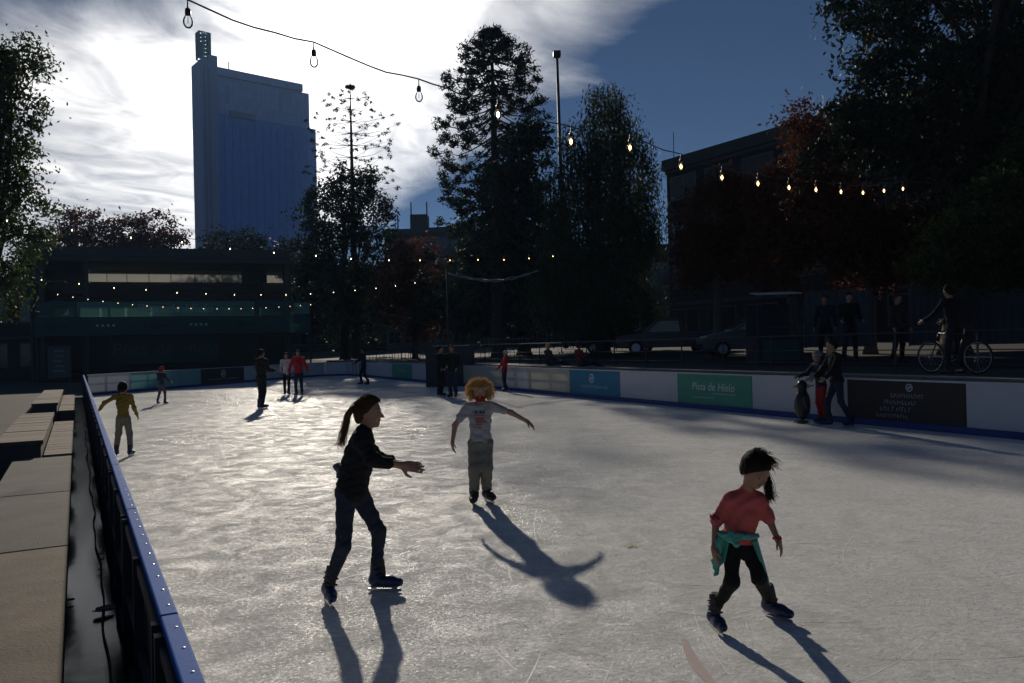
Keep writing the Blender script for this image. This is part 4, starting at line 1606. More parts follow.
def surface_nets(F, lo, vox):
    n = F.shape
    ins = F < 0
    c = [ins[i:n[0] - 1 + i, j:n[1] - 1 + j, k:n[2] - 1 + k] for i in (0, 1) for j in (0, 1) for k in (0, 1)]
    s = sum(x.astype(np.int8) for x in c)
    act = (s > 0) & (s < 8)
    idx = -np.ones(act.shape, dtype=np.int64)
    cells = np.argwhere(act)
    idx[act] = np.arange(len(cells))
    acc = np.zeros((len(cells), 3))
    cnt = np.zeros((len(cells), 1))
    corner = [(i, j, k) for i in (0, 1) for j in (0, 1) for k in (0, 1)]
    vals = np.stack([F[cells[:, 0] + i, cells[:, 1] + j, cells[:, 2] + k] for i, j, k in corner], 1)
    for a in range(8):
        for b_ in range(a + 1, 8):
            d = np.array(corner[b_]) - np.array(corner[a])
            if np.abs(d).sum() != 1:
                continue
            va, vb = vals[:, a], vals[:, b_]
            m_ = (va < 0) != (vb < 0)
            t = np.where(m_, va / (va - vb + 1e-12), 0)
            p = np.array(corner[a])[None] + t[:, None] * d[None]
            acc += np.where(m_[:, None], p, 0)
            cnt[:, 0] += m_
    V = lo + (cells + acc / np.maximum(cnt, 1)) * vox
    faces = []
    for axs in range(3):
        sl0 = [slice(None)] * 3
        sl1 = [slice(None)] * 3
        sl0[axs] = slice(0, n[axs] - 1)
        sl1[axs] = slice(1, n[axs])
        a, b_ = ins[tuple(sl0)], ins[tuple(sl1)]
        ed = np.argwhere(a != b_)
        u_, v_ = [(1, 2), (2, 0), (0, 1)][axs]
        ok = (ed[:, u_] > 0) & (ed[:, v_] > 0) & (ed[:, u_] < n[u_] - 1) & (ed[:, v_] < n[v_] - 1)
        ed = ed[ok]
        fl = a[tuple(ed.T)]
        q = []
        for du, dv in ((-1, -1), (0, -1), (0, 0), (-1, 0)):
            e = ed.copy()
            e[:, u_] += du
            e[:, v_] += dv
            q.append(idx[tuple(e.T)])
        q = np.stack(q, 1)
        q = np.where(fl[:, None], q, q[:, ::-1])
        faces.append(q[(q >= 0).all(1)])
    return V, np.concatenate(faces)


def sdf_obj(name, sd, vox, m, parent, **kw):
    V, F = sd.mesh(vox, **kw)
    return fast_mesh(name, V, F, m, parent, smooth=True)


# ------------------------------------------------------------------ skates and shoes (built once, copied)
boot_blue = mat('skate_blue_shell', (0.008, 0.022, 0.085), 0.38, 0.2, 14)
boot_black = mat('skate_black_liner', (0.02, 0.02, 0.022), 0.6, 0.2, 10)
blade_m = mat('skate_blade_steel', (0.55, 0.56, 0.58), 0.25, 0.1, 10, metal=1.0)
holder_m = mat('blade_holder_grey', (0.16, 0.17, 0.19), 0.5, 0.15, 10)


def skate_parts():
    sh = Sdf()
    sh.cone((-.075, 0, .095), (.05, 0, .085), .046, .044, .03).cone((.05, 0, .085), (.125, 0, .080), .044, .036, .03)
    sh.cone((-.07, 0, .10), (-.055, 0, .225), .046, .050, .03)
    V, F = sh.mesh(.007, cuts=[((0, 0, .052), (0, 0, -1)), ((0, 0, .245), (0, 0, 1))])
    a = ('boot', V, F, boot_blue)
    li = Sdf()
    li.cone((-.058, 0, .2), (-.05, 0, .262), .048, .052, .02).cone((-.01, 0, .15), (-.02, 0, .23), .03, .03, .02)
    V, F = li.mesh(.007, cuts=[((0, 0, .285), (0, 0, 1))])
    b_ = ('liner', V, F, boot_black)
    st_ = MB()
    for z_, x_ in ((.14, .0), (.185, -.012), (.225, -.02)):
        st_.tube([(x_ + .052 * math.cos(t) - .04, .054 * math.sin(t), z_ + .015 * math.cos(t)) for t in np.linspace(-1.9, 1.9, 9)], .008, 5)
    st_.tube([(.03 + .0 * t, .046 * math.sin(t), .085 + .044 * math.cos(t)) for t in np.linspace(-1.7, 1.7, 9)], .007, 5)
    h_ = MB()
    h_.prism([(-.115, .055), (.125, .055), (.105, .030), (.06, .036), (.0, .036), (-.06, .036), (-.10, .030)], (0, -.012, 0), (1, 0, 0), (0, 0, 1), (0, .024, 0))
    bl = MB()
    bl.prism([(-.135, .012), (-.11, .0), (.11, .0), (.142, .010), (.150, .022), (.13, .031), (-.13, .031)], (0, -.002, 0), (1, 0, 0), (0, 0, 1), (0, .004, 0))
    out = []
    for nm, V, F, m in (a, b_):
        me = bpy.data.meshes.new(nm)
        me.from_pydata(V.tolist(), [], F.tolist())
        me.polygons.foreach_set('use_smooth', [True] * len(me.polygons))
        me.materials.append(m)
        out.append((nm, me))
    for nm, mb, m in (('strap', st_, boot_black), ('blade_holder', h_, holder_m), ('blade', bl, blade_m)):
        out.append((nm, tmesh('skate_' + nm, mb, m, nm == 'strap')))
    return out


SK = skate_parts()
shoe_m = mat('dark_shoe', (0.03, 0.028, 0.025), 0.6, 0.2, 10)
_s = Sdf().cone((-.07, 0, .05), (.12, 0, .042), .042, .036, .02).cone((-.07, 0, .06), (-.06, 0, .12), .04, .042, .02)
_V, _F = _s.mesh(.009, cuts=[((0, 0, .0), (0, 0, -1))])
me_shoe = bpy.data.meshes.new('shoe')
me_shoe.from_pydata(_V.tolist(), [], _F.tolist())
me_shoe.polygons.foreach_set('use_smooth', [True] * len(me_shoe.polygons))
me_shoe.materials.append(shoe_m)
ANK = Vector((-.058, 0, .165))


def foot_matrix(G, fd, upv, s):
    X = Vector(fd).normalized()
    Z = Vector(upv)
    Z = (Z - X * Z.dot(X)).normalized()
    Y = Z.cross(X)
    return Matrix((X * s, Y * s, Z * s)).transposed().to_4x4()


def add_skate(root, G, fd, upv=(0, 0, 1), s=1.0, recol=None):
    """skate whose blade middle touches G; returns ankle point"""
    M = foot_matrix(G, fd, upv, s)
    M.translation = Vector(G) - root_loc(root)
    boot = None
    for nm, me in SK:
        o_ = bpy.data.objects.new(nm, me)
        COL.objects.link(o_)
        if boot is None:
            boot = o_
            o_.name = 'skate_boot'
            o_.parent = root
            o_.matrix_local = M
        else:
            o_.parent = boot
    if recol:
        boot.material_slots[0].link = 'OBJECT'
        boot.material_slots[0].material = recol
    return Vector(G) + (M.to_3x3() @ ANK)


def ankle_of(G, fd, upv=(0, 0, 1), s=1.0):
    return Vector(G) + foot_matrix(G, fd, upv, s).to_3x3() @ ANK


# ------------------------------------------------------------------ people
skin = mat('skin', (0.34, 0.19, 0.125), 0.55, 0.1, 12)
skin2 = mat('tan_skin', (0.27, 0.145, 0.09), 0.55, 0.1, 12)
eye_m = mat('eye_dark', (0.02, 0.015, 0.012), 0.25, 0.05, 10)
lip_m = mat('lips', (0.26, 0.10, 0.08), 0.5, 0.05, 10)


def hand_prims(sd, w, d, nrm, s, curl=.35, side=1):
    """palm and five fingers from wrist w along d; nrm: back of the hand; side: +1 thumb along nrm x d"""
    w, d, nrm = nv(w), unit(d), unit(nrm)
    nrm = unit(nrm - d * (nrm @ d))
    t = np.cross(nrm, d) * side
    sd.ell(w + d * .048 * s, (.050 * s, .038 * s, .0155 * s), (d, t, nrm), .012)
    sd.cone(w, w + d * .03 * s, .023 * s, .025 * s, .015)
    for i, (o_, l) in enumerate(((.030, .070), (.011, .079), (-.009, .074), (-.028, .058))):
        a = w + d * (.088 - .004 * abs(i - 1)) * s + t * o_ * s
        c1 = curl * (.8 + .15 * i)
        d1 = unit(d * math.cos(c1) - nrm * math.sin(c1) + t * o_ * 2.2)
        c2 = c1 * 2.1
        d2 = unit(d * math.cos(c2) - nrm * math.sin(c2) + t * o_ * 1.5)
        m_ = a + d1 * l * .5 * s
        sd.cone(a - d * .012 * s, m_, .0098 * s, .0088 * s, .004)
        sd.cone(m_, m_ + d2 * l * .5 * s, .0088 * s, .0072 * s, .004)
    a = w + d * .028 * s + t * .028 * s
    m_ = a + unit(d * .62 + t * .75 - nrm * .25) * .042 * s
    sd.cone(a, m_, .0135 * s, .0105 * s, .008)
    sd.cone(m_, m_ + unit(d * .9 + t * .3 - nrm * .3) * .032 * s, .0105 * s, .0085 * s, .004)


def person(label, J, s, hs, fdir, fup, outfit, vox=.012, group=None, base=None, hand_curl=.35, skm=None, seed=0, detail=True):
    """J: joints (world). s limb scale, hs head scale, fdir/fup face frame"""
    skm = skm or skin
    J = {k: nv(v) for k, v in J.items()}
    bs = Vector(base) if base is not None else Vector(((J['anR'][0] + J['anL'][0]) / 2, (J['anR'][1] + J['anL'][1]) / 2, 0))
    root = thing('person', label, 'person', bs, group)
    up = unit(J['neck'] - J['pelvis'])
    rt = J['shR'] - J['shL']
    rt = unit(rt - up * (rt @ up))
    fwd = np.cross(up, rt)
    fd, fu = unit(fdir), unit(fup)
    fu = unit(fu - fd * (fd @ fu))
    fr = np.cross(fd, fu)
    H = J['head']
    shm = (J['shR'] + J['shL']) / 2
    chest = J['pelvis'] * .32 + shm * .68
    waist = J['pelvis'] * .68 + shm * .32
    shw = np.linalg.norm(J['shR'] - J['shL']) / 2
    # body
    b = Sdf()
    b.ell(H + fu * .022 * hs, (.076 * hs, .096 * hs, .092 * hs), (fr, fd, fu), .02)          # skull
    b.ell(H - fu * .035 * hs + fd * .020 * hs, (.060 * hs, .072 * hs, .075 * hs), (fr, fd, fu), .03)   # face and jaw
    b.ell(H - fu * .092 * hs + fd * .062 * hs, (.026 * hs, .022 * hs, .020 * hs), (fr, fd, fu), .025)  # chin
    b.cone(H + fd * .086 * hs + fu * .008 * hs, H + fd * .112 * hs - fu * .030 * hs, .009 * hs, .0135 * hs, .012)  # nose
    for sg in (1, -1):
        b.ell(H + fr * sg * .078 * hs - fd * .008 * hs - fu * .012 * hs, (.010 * hs, .020 * hs, .031 * hs), (fr, fd, fu), .006)   # ears
        b.ell(H + fr * sg * .030 * hs + fd * .084 * hs + fu * .024 * hs, (.024 * hs, .012 * hs, .008 * hs), (fr, fd, fu), .01)    # brows
        b.ell(H + fr * sg * .034 * hs + fd * .070 * hs - fu * .035 * hs, (.020 * hs, .016 * hs, .020 * hs), (fr, fd, fu), .015)    # cheeks
    b.cone(J['neck'] - up * .02 * s, H - fu * .075 * hs - fd * .018 * hs, .050 * s, .048 * hs, .03)
    b.ell(chest, (max(.125 * s, shw * .80), .088 * s, .155 * s), (rt, fwd, up), .05)
    b.ell(waist, (.112 * s, .080 * s, .12 * s), (rt, fwd, up), .05)
    b.ell(J['pelvis'], (.135 * s, .098 * s, .095 * s), (rt, fwd, up), .05)
    for a in 'RL':
        b.cone(shm * .55 + J['sh' + a] * .45 + up * .01, J['sh' + a], .050 * s, .050 * s, .05)
        b.cone(J['sh' + a], J['el' + a], .046 * s, .035 * s, .03)
        b.cone(J['el' + a], J['wr' + a], .037 * s, .0245 * s, .02)
        b.cone(J['hip' + a], J['kn' + a], .052 * s, .032 * s, .02)
        b.cone(J['kn' + a], J['an' + a], .032 * s, .024 * s, .02)
        hd = unit(J.get('hd' + a, J['wr' + a] - J['el' + a]))
        hn = J.get('hn' + a)
        if hn is None:
            hn = rt * (1 if a == 'R' else -1)
        tside = np.cross(unit(hn), hd) @ fwd
        hand_prims(b, J['wr' + a], hd, hn, s * outfit.get('hand', 1.0), hand_curl, 1 if tside >= 0 else -1)
    sdf_obj('body', b, vox, skm, root)
    # face
    if detail:
        for sg in (1, -1):
            e = Sdf().ell(H + fr * sg * .032 * hs + fd * .0865 * hs + fu * .008 * hs, (.012 * hs, .007 * hs, .0065 * hs), (fr, fd, fu), .001)
            sdf_obj('eye', e, .003, eye_m, root)
        e = Sdf().ell(H + fd * .0905 * hs - fu * .060 * hs, (.022 * hs, .006 * hs, .007 * hs), (fr, fd, fu), .001)
        if not outfit.get('mask'):
            sdf_obj('mouth', e, .003, lip_m, root)
    # top
    g = outfit.get('loose', .016) * s
    t_ = Sdf()
    t_.ell(chest, (max(.125 * s, shw * .80) + g, .088 * s + g, .16 * s + g), (rt, fwd, up), .05)
    t_.ell(waist, (.114 * s + g * 1.2, .082 * s + g * 1.2, .13 * s), (rt, fwd, up), .05)
    hem = J['pelvis'] - up * outfit.get('hem', .05) * s
    if outfit.get('hem', .05) > -.05:
        t_.ell(J['pelvis'], (.137 * s + g, .100 * s + g, .13 * s), (rt, fwd, up), .05)
    t_.cone(J['neck'] - up * .045 * s, J['neck'] + up * outfit.get('collar', .0) * s, .062 * s, .056 * s, .03)
    sl = outfit.get('sleeve', 1.9)
    for a in 'RL':
        t_.cone(shm * .55 + J['sh' + a] * .45 + up * .012, J['sh' + a], .052 * s + g * .7, .052 * s + g * .6, .05)
        f = min(sl, 1.0)
        e1 = J['sh' + a] * (1 - f) + J['el' + a] * f
        t_.cone(J['sh' + a], e1, .048 * s + g * .5, .042 * s + g * (.7 if sl <= 1 else .45), .03)
        if sl > 1:
            f = sl - 1
            e2 = J['el' + a] * (1 - f) + J['wr' + a] * f
            t_.cone(J['el' + a], e2, .043 * s + g * .45, .034 * s + g * .35, .025)
    sdf_obj(outfit.get('top_name', 'shirt'), t_, vox, outfit['top'], root, wrinkle=.0042 * s, wscale=30, seed=seed, cuts=[(hem, -up)])
    # trousers
    q = Sdf()
    w_ = outfit.get('leg', .010) * s
    q.ell(J['pelvis'] - up * .01, (.139 * s + w_ * .5, .102 * s + w_ * .5, .105 * s), (rt, fwd, up), .04)
    for a in 'RL':
        q.cone(J['hip' + a], J['kn' + a], .078 * s + w_ * .7, .054 * s + w_, .045)
        kn, an = J['kn' + a], J['an' + a]
        end = an + (kn - an) * outfit.get('cuff', .03)
        q.cone(kn, end, .054 * s + w_, .042 * s + w_ * 1.1, .03)
    sdf_obj('trousers', q, vox, outfit['legs'], root, wrinkle=.003 * s, wscale=36, seed=seed + 7)
    fr_ = {'root': root, 'H': H, 'fd': fd, 'fu': fu, 'fr': fr, 'up': up, 'rt': rt, 'fwd': fwd, 'J': J, 's': s, 'hs': hs}
    return fr_


def hair_cap(P, m, vox=.007, grow=.012, back=0.0, low=-.055, name='hair', fringe=.03, wr=.0012):
    H, fd, fu, fr, hs = P['H'], P['fd'], P['fu'], P['fr'], P['hs']
    h = Sdf()
    h.ell(H + fu * .026 * hs - fd * .008 * hs, ((.076 + grow) * hs, (.096 + grow) * hs, (.092 + grow) * hs), (fr, fd, fu), .02)
    h.ell(H - fu * .02 * hs - fd * .04 * hs, ((.070 + grow) * hs, (.060 + grow + back) * hs, (.080 + grow) * hs), (fr, fd, fu), .03)
    # cut away the face
    cut = [(H + fd * .045 * hs + fu * fringe * hs, fd * .75 - fu * .66), (H + fu * low * hs * 1.6, -fu)]
    return sdf_obj(name, h, vox, m, P['root'], wrinkle=wr, wscale=75, seed=3, cuts=cut)


def strands(P, m, roots, ends, n, r=.0035, seed=1, wave=.01, spread=.02, name='hair_strands', parent=None):
    """hair locks running through control polylines: roots/ends lists of points"""
    rnd = random.Random(seed)
    mb = MB()
    for k in range(n):
        j = Vector((rnd.gauss(0, spread), rnd.gauss(0, spread), rnd.gauss(0, spread)))
        pts = [Vector(roots[0]) + j * .4]
        chain = list(roots[1:]) + list(ends)
        for i, c in enumerate(chain):
            pts.append(Vector(c) + j * (.6 + .25 * i) + Vector((rnd.gauss(0, wave), rnd.gauss(0, wave), rnd.gauss(0, wave))))
        # smooth
        sm = []
        for a, b_ in zip(pts[:-1], pts[1:]):
            for f in (0, .33, .66):
                sm.append(a.lerp(b_, f))
        sm.append(pts[-1])
        for _ in range(2):
            sm = [sm[0]] + [(sm[i - 1] + sm[i] * 2 + sm[i + 1]) / 4 for i in range(1, len(sm) - 1)] + [sm[-1]]
        mb.tube(sm, [r * (1 - .75 * i / (len(sm) - 1)) for i in range(len(sm))], 4)
    return mb.build(name, m, parent or P['root'], True)


def hair_fibers(P, m, n, pole, grow=.016, stop=.0, seed=1, r=.0024, jitter=.25, rad=None):
    """fine strands hugging the skull, combed towards the pole direction (face frame: right, forward, up)"""
    rnd = random.Random(seed)
    H, hs = Vector(P['H']), P['hs']
    B = [Vector(P['fr']), Vector(P['fd']), Vector(P['fu'])]
    ab = (.076 + grow, .096 + grow, .092 + grow) if rad is None else rad
    pole = Vector(pole).normalized()
    mb = MB()
    for k in range(n):
        while True:
            d = Vector((rnd.gauss(0, 1), rnd.gauss(0, 1), rnd.gauss(0, 1))).normalized()
            if d.z > -.45 and not (d.y > .30 and d.z < .42 + .25 * d.y):
                break
        tgt = (pole + Vector((rnd.gauss(0, jitter), rnd.gauss(0, jitter), rnd.gauss(0, jitter))) * .3).normalized()
        lift = rnd.uniform(.98, 1.05)
        pts = []
        for i in range(8):
            q = d.lerp(tgt, i / 7 * (1 - stop)).normalized()
            c = H + B[2] * .026 * hs - B[1] * .008 * hs
            pts.append(c + (B[0] * q.x * ab[0] + B[1] * q.y * ab[1] + B[2] * q.z * ab[2]) * hs * lift)
        mb.tube(pts, [r * (.5 + .5 * math.sin(math.pi * (i + .5) / 8)) for i in range(8)], 4)
    return mb.build('hair_strands', m, P['root'], True)


def stand(x, y, h, face=0, sep=.17, stride=0.0, lean=0.0, arms=((8, 10, 15), (8, 10, 15)), knee=.03, z=0.0, lift=.07, turn=0):
    """generic standing joints. face: degrees, 0 looks at the camera, 90 to picture right"""
    a = math.radians(face)
    F = Vector((math.sin(a), -math.cos(a), 0))
    R = Vector((F.y, -F.x, 0))
    U = Vector((0, 0, 1))
    o = Vector((x, y, z))
    hip = .50 * h + lift
    ax = (U + F * lean).normalized()
    P = o + U * hip
    J = {'pelvis': P + U * .02 * h}
    nk = P + ax * (.345 * h)
    J['neck'] = nk
    J['head'] = nk + (ax + F * .15).normalized() * .085 * h + U * .02 * h
    for sg, k, st_ in ((1, 'R', stride), (-1, 'L', -stride)):
        J['hip' + k] = P + R * sg * .052 * h - U * .02 * h
        G = o + R * sg * sep * .5 * h / 1.0 + F * st_ * h
        J['G' + k] = G
        an = G + U * (lift + .06 * h) - F * .02 * h
        J['an' + k] = an
        J['kn' + k] = (J['hip' + k] + an) / 2 + F * (knee + abs(st_) * .2) * h
        sh = P + ax * .315 * h + R * sg * .112 * h
        J['sh' + k] = sh
        f_, o_, b_ = [math.radians(v) for v in arms[0 if k == 'R' else 1]]
        d1 = (-U * math.cos(f_) * math.cos(o_) + F * math.sin(f_) * math.cos(o_) + R * sg * math.sin(o_)).normalized()
        el = sh + d1 * .175 * h
        f2 = f_ + b_
        d2 = (-U * math.cos(f2) * math.cos(o_ * .6) + F * math.sin(f2) * math.cos(o_ * .6) + R * sg * math.sin(o_ * .6)).normalized()
        J['el' + k] = el
        J['wr' + k] = el + d2 * .145 * h
    return J, F, R


def px_person(label, x, y, h, face, top, legs, hair, skates=True, group=None, z=0.0, look=None, seed=0, vox=.0135, hs=None, headgear=None, s=None, skm=None, **kw):
    outfit = dict(top=top, legs=legs)
    for k in ('hem', 'sleeve', 'loose', 'leg', 'collar', 'cuff', 'top_name'):
        if k in kw:
            outfit[k] = kw.pop(k)
    J, F, R = stand(x, y, h, face, z=z, lift=.075 if skates else .02, **kw)
    G = {k: J.pop('G' + k) for k in 'RL'}
    s = s or h / 1.70
    hs = hs or (.62 + .38 * h / 1.7)
    fd = look or (F + Vector((0, 0, -.08)))
    P = person(label, J, s, hs, fd, (0, 0, 1), outfit, vox, group, base=(x, y, z), seed=seed, skm=skm, detail=False)
    for k, sg in (('R', 1), ('L', -1)):
        fdk = F + R * sg * .25
        if skates:
            add_skate(P['root'], G[k], fdk, (0, 0, 1), s * 1.02)
        else:
            o_ = bpy.data.objects.new('shoe', me_shoe)
            COL.objects.link(o_)
            o_.parent = P['root']
            M = foot_matrix(G[k], fdk, (0, 0, 1), s * 1.05)
            M.translation = G[k] - root_loc(P['root'])
            o_.matrix_local = M
    if headgear:
        hair_cap(P, headgear, .011, .02, low=-.0, name='hat', fringe=.02)
    if hair:
        hair_cap(P, hair, .011, .012, .01)
    return P


def cloth(name, c, r=.85, **kw):
    return mat(name, c, r, .2, 12, .25, bscale=220, spec=.2, **kw)


def hair_mat(name, c, trans=.35):
    return mat(name, c, .7, .3, 40, trans=trans, spec=.12)


blk_c = cloth('black_cotton', (0.012, 0.012, 0.014))
navy_c = cloth('dark_navy_cotton', (0.02, 0.024, 0.035))
jeans = cloth('dark_blue_jeans', (0.022, 0.030, 0.050))
gray_c = cloth('light_grey_cotton', (0.30, 0.31, 0.32))
khaki = cloth('grey_khaki_trousers', (0.17, 0.165, 0.14))
coral = cloth('coral_knit', (0.46, 0.095, 0.09))
mint = cloth('mint_green_jacket', (0.09, 0.34, 0.28))
mustard = cloth('mustard_cotton', (0.22, 0.15, 0.025))
red_c = cloth('red_jacket', (0.42, 0.02, 0.025))
white_c = cloth('white_cotton', (0.55, 0.55, 0.56))
brown_c = cloth('brown_cotton', (0.06, 0.04, 0.03))
hair_brown = hair_mat('brown_hair', (0.10, 0.055, 0.025))
hair_black = hair_mat('black_hair', (0.018, 0.012, 0.010), .15)
hair_gold = hair_mat('golden_curly_hair', (0.80, 0.60, 0.30), .6)
mask_red = cloth('red_face_mask', (0.20, 0.016, 0.010))

# --- teenage girl in black, skating to the right
D = 5.78
G_R, G_L = gnd(327, 604), gnd(384, 592)
fR, fL = Vector((.40, -.92, 0)), Vector((1, -.12, 0))
upR = Vector((.28, -.03, 1))
sk = .92
J = dict(head=pt(368.5, 413, D), neck=pt(364, 433, D), pelvis=pt(352, 489, D),
         shR=pt(361, 440, D - .15), shL=pt(364, 439, D + .14),
         elR=pt(372, 460, D - .19), elL=pt(375, 457, D + .17), wrR=pt(400, 465, D - .16), wrL=pt(399, 463.5, D + .1),
         hipR=pt(346, 493, D - .07), hipL=pt(359, 494, D + .08), knR=pt(343.5, 545, D - .12), knL=pt(378.5, 531, D + .10),
         anR=ankle_of(G_R, fR, upR, sk), anL=ankle_of(G_L, fL, (0, 0, 1), sk),
         hdR=Vector((1, -.05, -.12)), hdL=Vector((1, 0, -.05)), hnR=Vector((.1, -.85, .5)), hnL=Vector((0, .2, 1)))
P = person('teenage girl in black sweater and dark jeans skating right with outstretched arm and ponytail', J, .95, .92, (1, -.08, .02), (0, 0, 1),
           dict(top=blk_c, legs=jeans, sleeve=1.62, hem=.10, loose=.026, leg=.001, cuff=.10, hand=1.12, collar=.02, top_name='sweater'), .0075, base=(G_R + G_L) / 2, hand_curl=.12, seed=5)
add_skate(P['root'], G_R, fR, upR, sk)
add_skate(P['root'], G_L, fL, (0, 0, 1), sk)
hair_cap(P, hair_brown, .006, .010, .004, low=-.05, fringe=.045)
hair_fibers(P, hair_brown, 260, (0, -.97, .12), .013, .05, 5)
tie = pt(352.5, 408.5, D)
pc = [pt(358, 406, D), tie, pt(348.5, 413, D), pt(346, 424, D), pt(343.5, 434, D), pt(341, 445, D)]
strands(P, hair_mat('backlit_brown_hair', (0.26, 0.16, 0.075), .5), pc[:3], pc[3:], 200, .0019, 2, .004, .011, 'ponytail')  # backlight on the ponytail put into a lighter brown than the hair
# strands over the crown
strands(P, hair_brown, [pt(379, 401, D)], [pt(372, 396.5, D), pt(364, 398, D), pt(357, 404, D), tie], 60, .0028, 4, .003, .010, 'hair_strands')
MB().tube([tie + Vector((.0, .016 * math.cos(t), .016 * math.sin(t))) for t in np.linspace(0, 6.28, 13)], .005, 6).build('hair_tie', blk_c, P['root'], True)
# garment bunched at the back of the waist
bn = Sdf().ell(pt(338.5, 467, D), (.035, .05, .03), None, .02).ell(pt(340, 472, D), (.03, .04, .045), None, .02)
sdf_obj('waist_bundle', bn, .007, cloth('grey_jersey', (.10, .11, .12)), P['root'], wrinkle=.005, wscale=70)

# --- curly blond child in grey t-shirt
D = 9.08
G_R, G_L = gnd(474, 505.5), gnd(489, 502.5)
fR, fL = Vector((-.05, -1, 0)), Vector((.45, -.9, 0))
sk = .98
J = dict(head=pt(480, 391.5, D - .03), neck=pt(480, 403.5, D), pelvis=pt(480.5, 441, D),
         shR=pt(467.5, 407.5, D), shL=pt(492.5, 406.5, D), elR=pt(455, 425, D - .02), elL=pt(511, 412.5, D - .02),
         wrR=pt(452.5, 442, D - .08), wrL=pt(526.5, 421, D - .05), hipR=pt(475, 444, D), hipL=pt(486, 444, D),
         knR=pt(474.5, 468, D - .06), knL=pt(486.5, 467, D - .06), anR=ankle_of(G_R, fR, (0, 0, 1), sk), anL=ankle_of(G_L, fL, (0, 0, 1), sk),
         hdR=Vector((.05, -.2, -1)), hdL=Vector((.8, -.1, -.6)), hnR=Vector((-.9, -.4, 0)), hnL=Vector((.3, -.3, .9)))
P = person('child with curly golden hair, red face mask and grey t-shirt gliding with arms spread', J, .86, .98, (0, -1, -.22), (0, -.2, 1),
           dict(top=gray_c, legs=khaki, sleeve=.62, hem=.055, loose=.020, leg=.024, cuff=.05, mask=True, top_name='t_shirt'), .0085, base=(G_R + G_L) / 2, seed=9)
add_skate(P['root'], G_R, fR, (0, 0, 1), sk, boot_black)
add_skate(P['root'], G_L, fL, (0, 0, 1), sk, boot_black)
H, fd, fu, fr, hs = P['H'], P['fd'], P['fu'], P['fr'], P['hs']
mk = Sdf().ell(H + fd * .040 * hs - fu * .055 * hs, (.066 * hs, .072 * hs, .056 * hs), (fr, fd, fu), .01)
sdf_obj('face_mask', mk, .006, mask_red, P['root'], wrinkle=.0015, wscale=60, cuts=[(H - fd * .02 * hs, -fd), (H - fu * .008 * hs, fu)])
# curls: helical locks all round the head, thinner over the face
rnd = random.Random(77)
mb = MB()
for k in range(900):
    while True:
        d = Vector((rnd.gauss(0, 1), rnd.gauss(0, 1), rnd.gauss(0, 1))).normalized()
        c_f, c_u = d.dot(Vector(fd)), d.dot(Vector(fu))
        if c_u > -.75 and not (c_f > .35 and c_u < .42):
            break
    r_in = .085 * hs
    a_ = Vector(H) + Vector(fu) * .01 + d * r_in
    out = (d + Vector((0, 0, .18))).normalized()
    L_ = rnd.uniform(.06, .11) * (1.0 if c_u > -.2 else .85)
    drop = Vector((0, 0, -1)) * rnd.uniform(.015, .045)
    e1 = out.cross(Vector((0.3, .2, 1))).normalized()
    e2 = out.cross(e1)
    rr_, turns, ph = rnd.uniform(.007, .014), rnd.uniform(1.8, 3.2), rnd.random() * 6
    pts = []
    for i in range(19):
        f = i / 18
        pts.append(a_ + out * L_ * f + drop * f * f + (e1 * math.cos(ph + f * turns * 6.28) + e2 * math.sin(ph + f * turns * 6.28)) * rr_ * min(1, f * 3))
    mb.tube(pts, [.0034 * (1 - .5 * i / 18) for i in range(19)], 4)
mb.build('curly_hair', hair_gold, P['root'], True)
hair_cap(P, hair_gold, .008, .014, .01, low=-.045, fringe=.05)
# red print on the t-shirt
fw_, rt_, up_ = Vector(P['fwd']), Vector(P['rt']), Vector(P['up'])
ch = Vector(P['J']['pelvis'] * .36 + (P['J']['shR'] + P['J']['shL']) / 2 * .64)


def tee_print(dx, dz, w_, h_, m):
    vs, fs = [], []
    nn_ = 6
    for i in range(nn_ + 1):
        for j in range(2):
            x_ = dx + (i / nn_ - .5) * w_
            yy = .088 * .86 + .020 * .86 + .006
            dep = yy * math.sqrt(max(0, 1 - (x_ / .155) ** 2)) + .004
            zz = dz + (j - .5) * h_
            dep *= math.sqrt(max(.2, 1 - (zz / .26) ** 2))
            vs.append(ch - rt_ * x_ + up_ * zz + fw_ * dep)
    for i in range(nn_):
        fs.append((2 * i, 2 * i + 2, 2 * i + 3, 2 * i + 1))
    return MB().add(vs, fs).build('shirt_print', m, P['root'])


prr, prd = mat('red_print', (.36, .07, .045), .8, .1, 10), mat('dark_shirt_print', (.03, .03, .04), .8, .1, 10)
tee_print(0.0, .015, .105, .020, prr)
tee_print(0.012, -.018, .125, .018, prr)
tee_print(-.01, -.048, .085, .016, prr)
tee_print(-.008, .048, .12, .012, prr)
for dx in (-.045, .012, .045):
    tee_print(dx, .088, .016, .032, prd)
tee_print(0.0, -.09, .02, .035, prr)

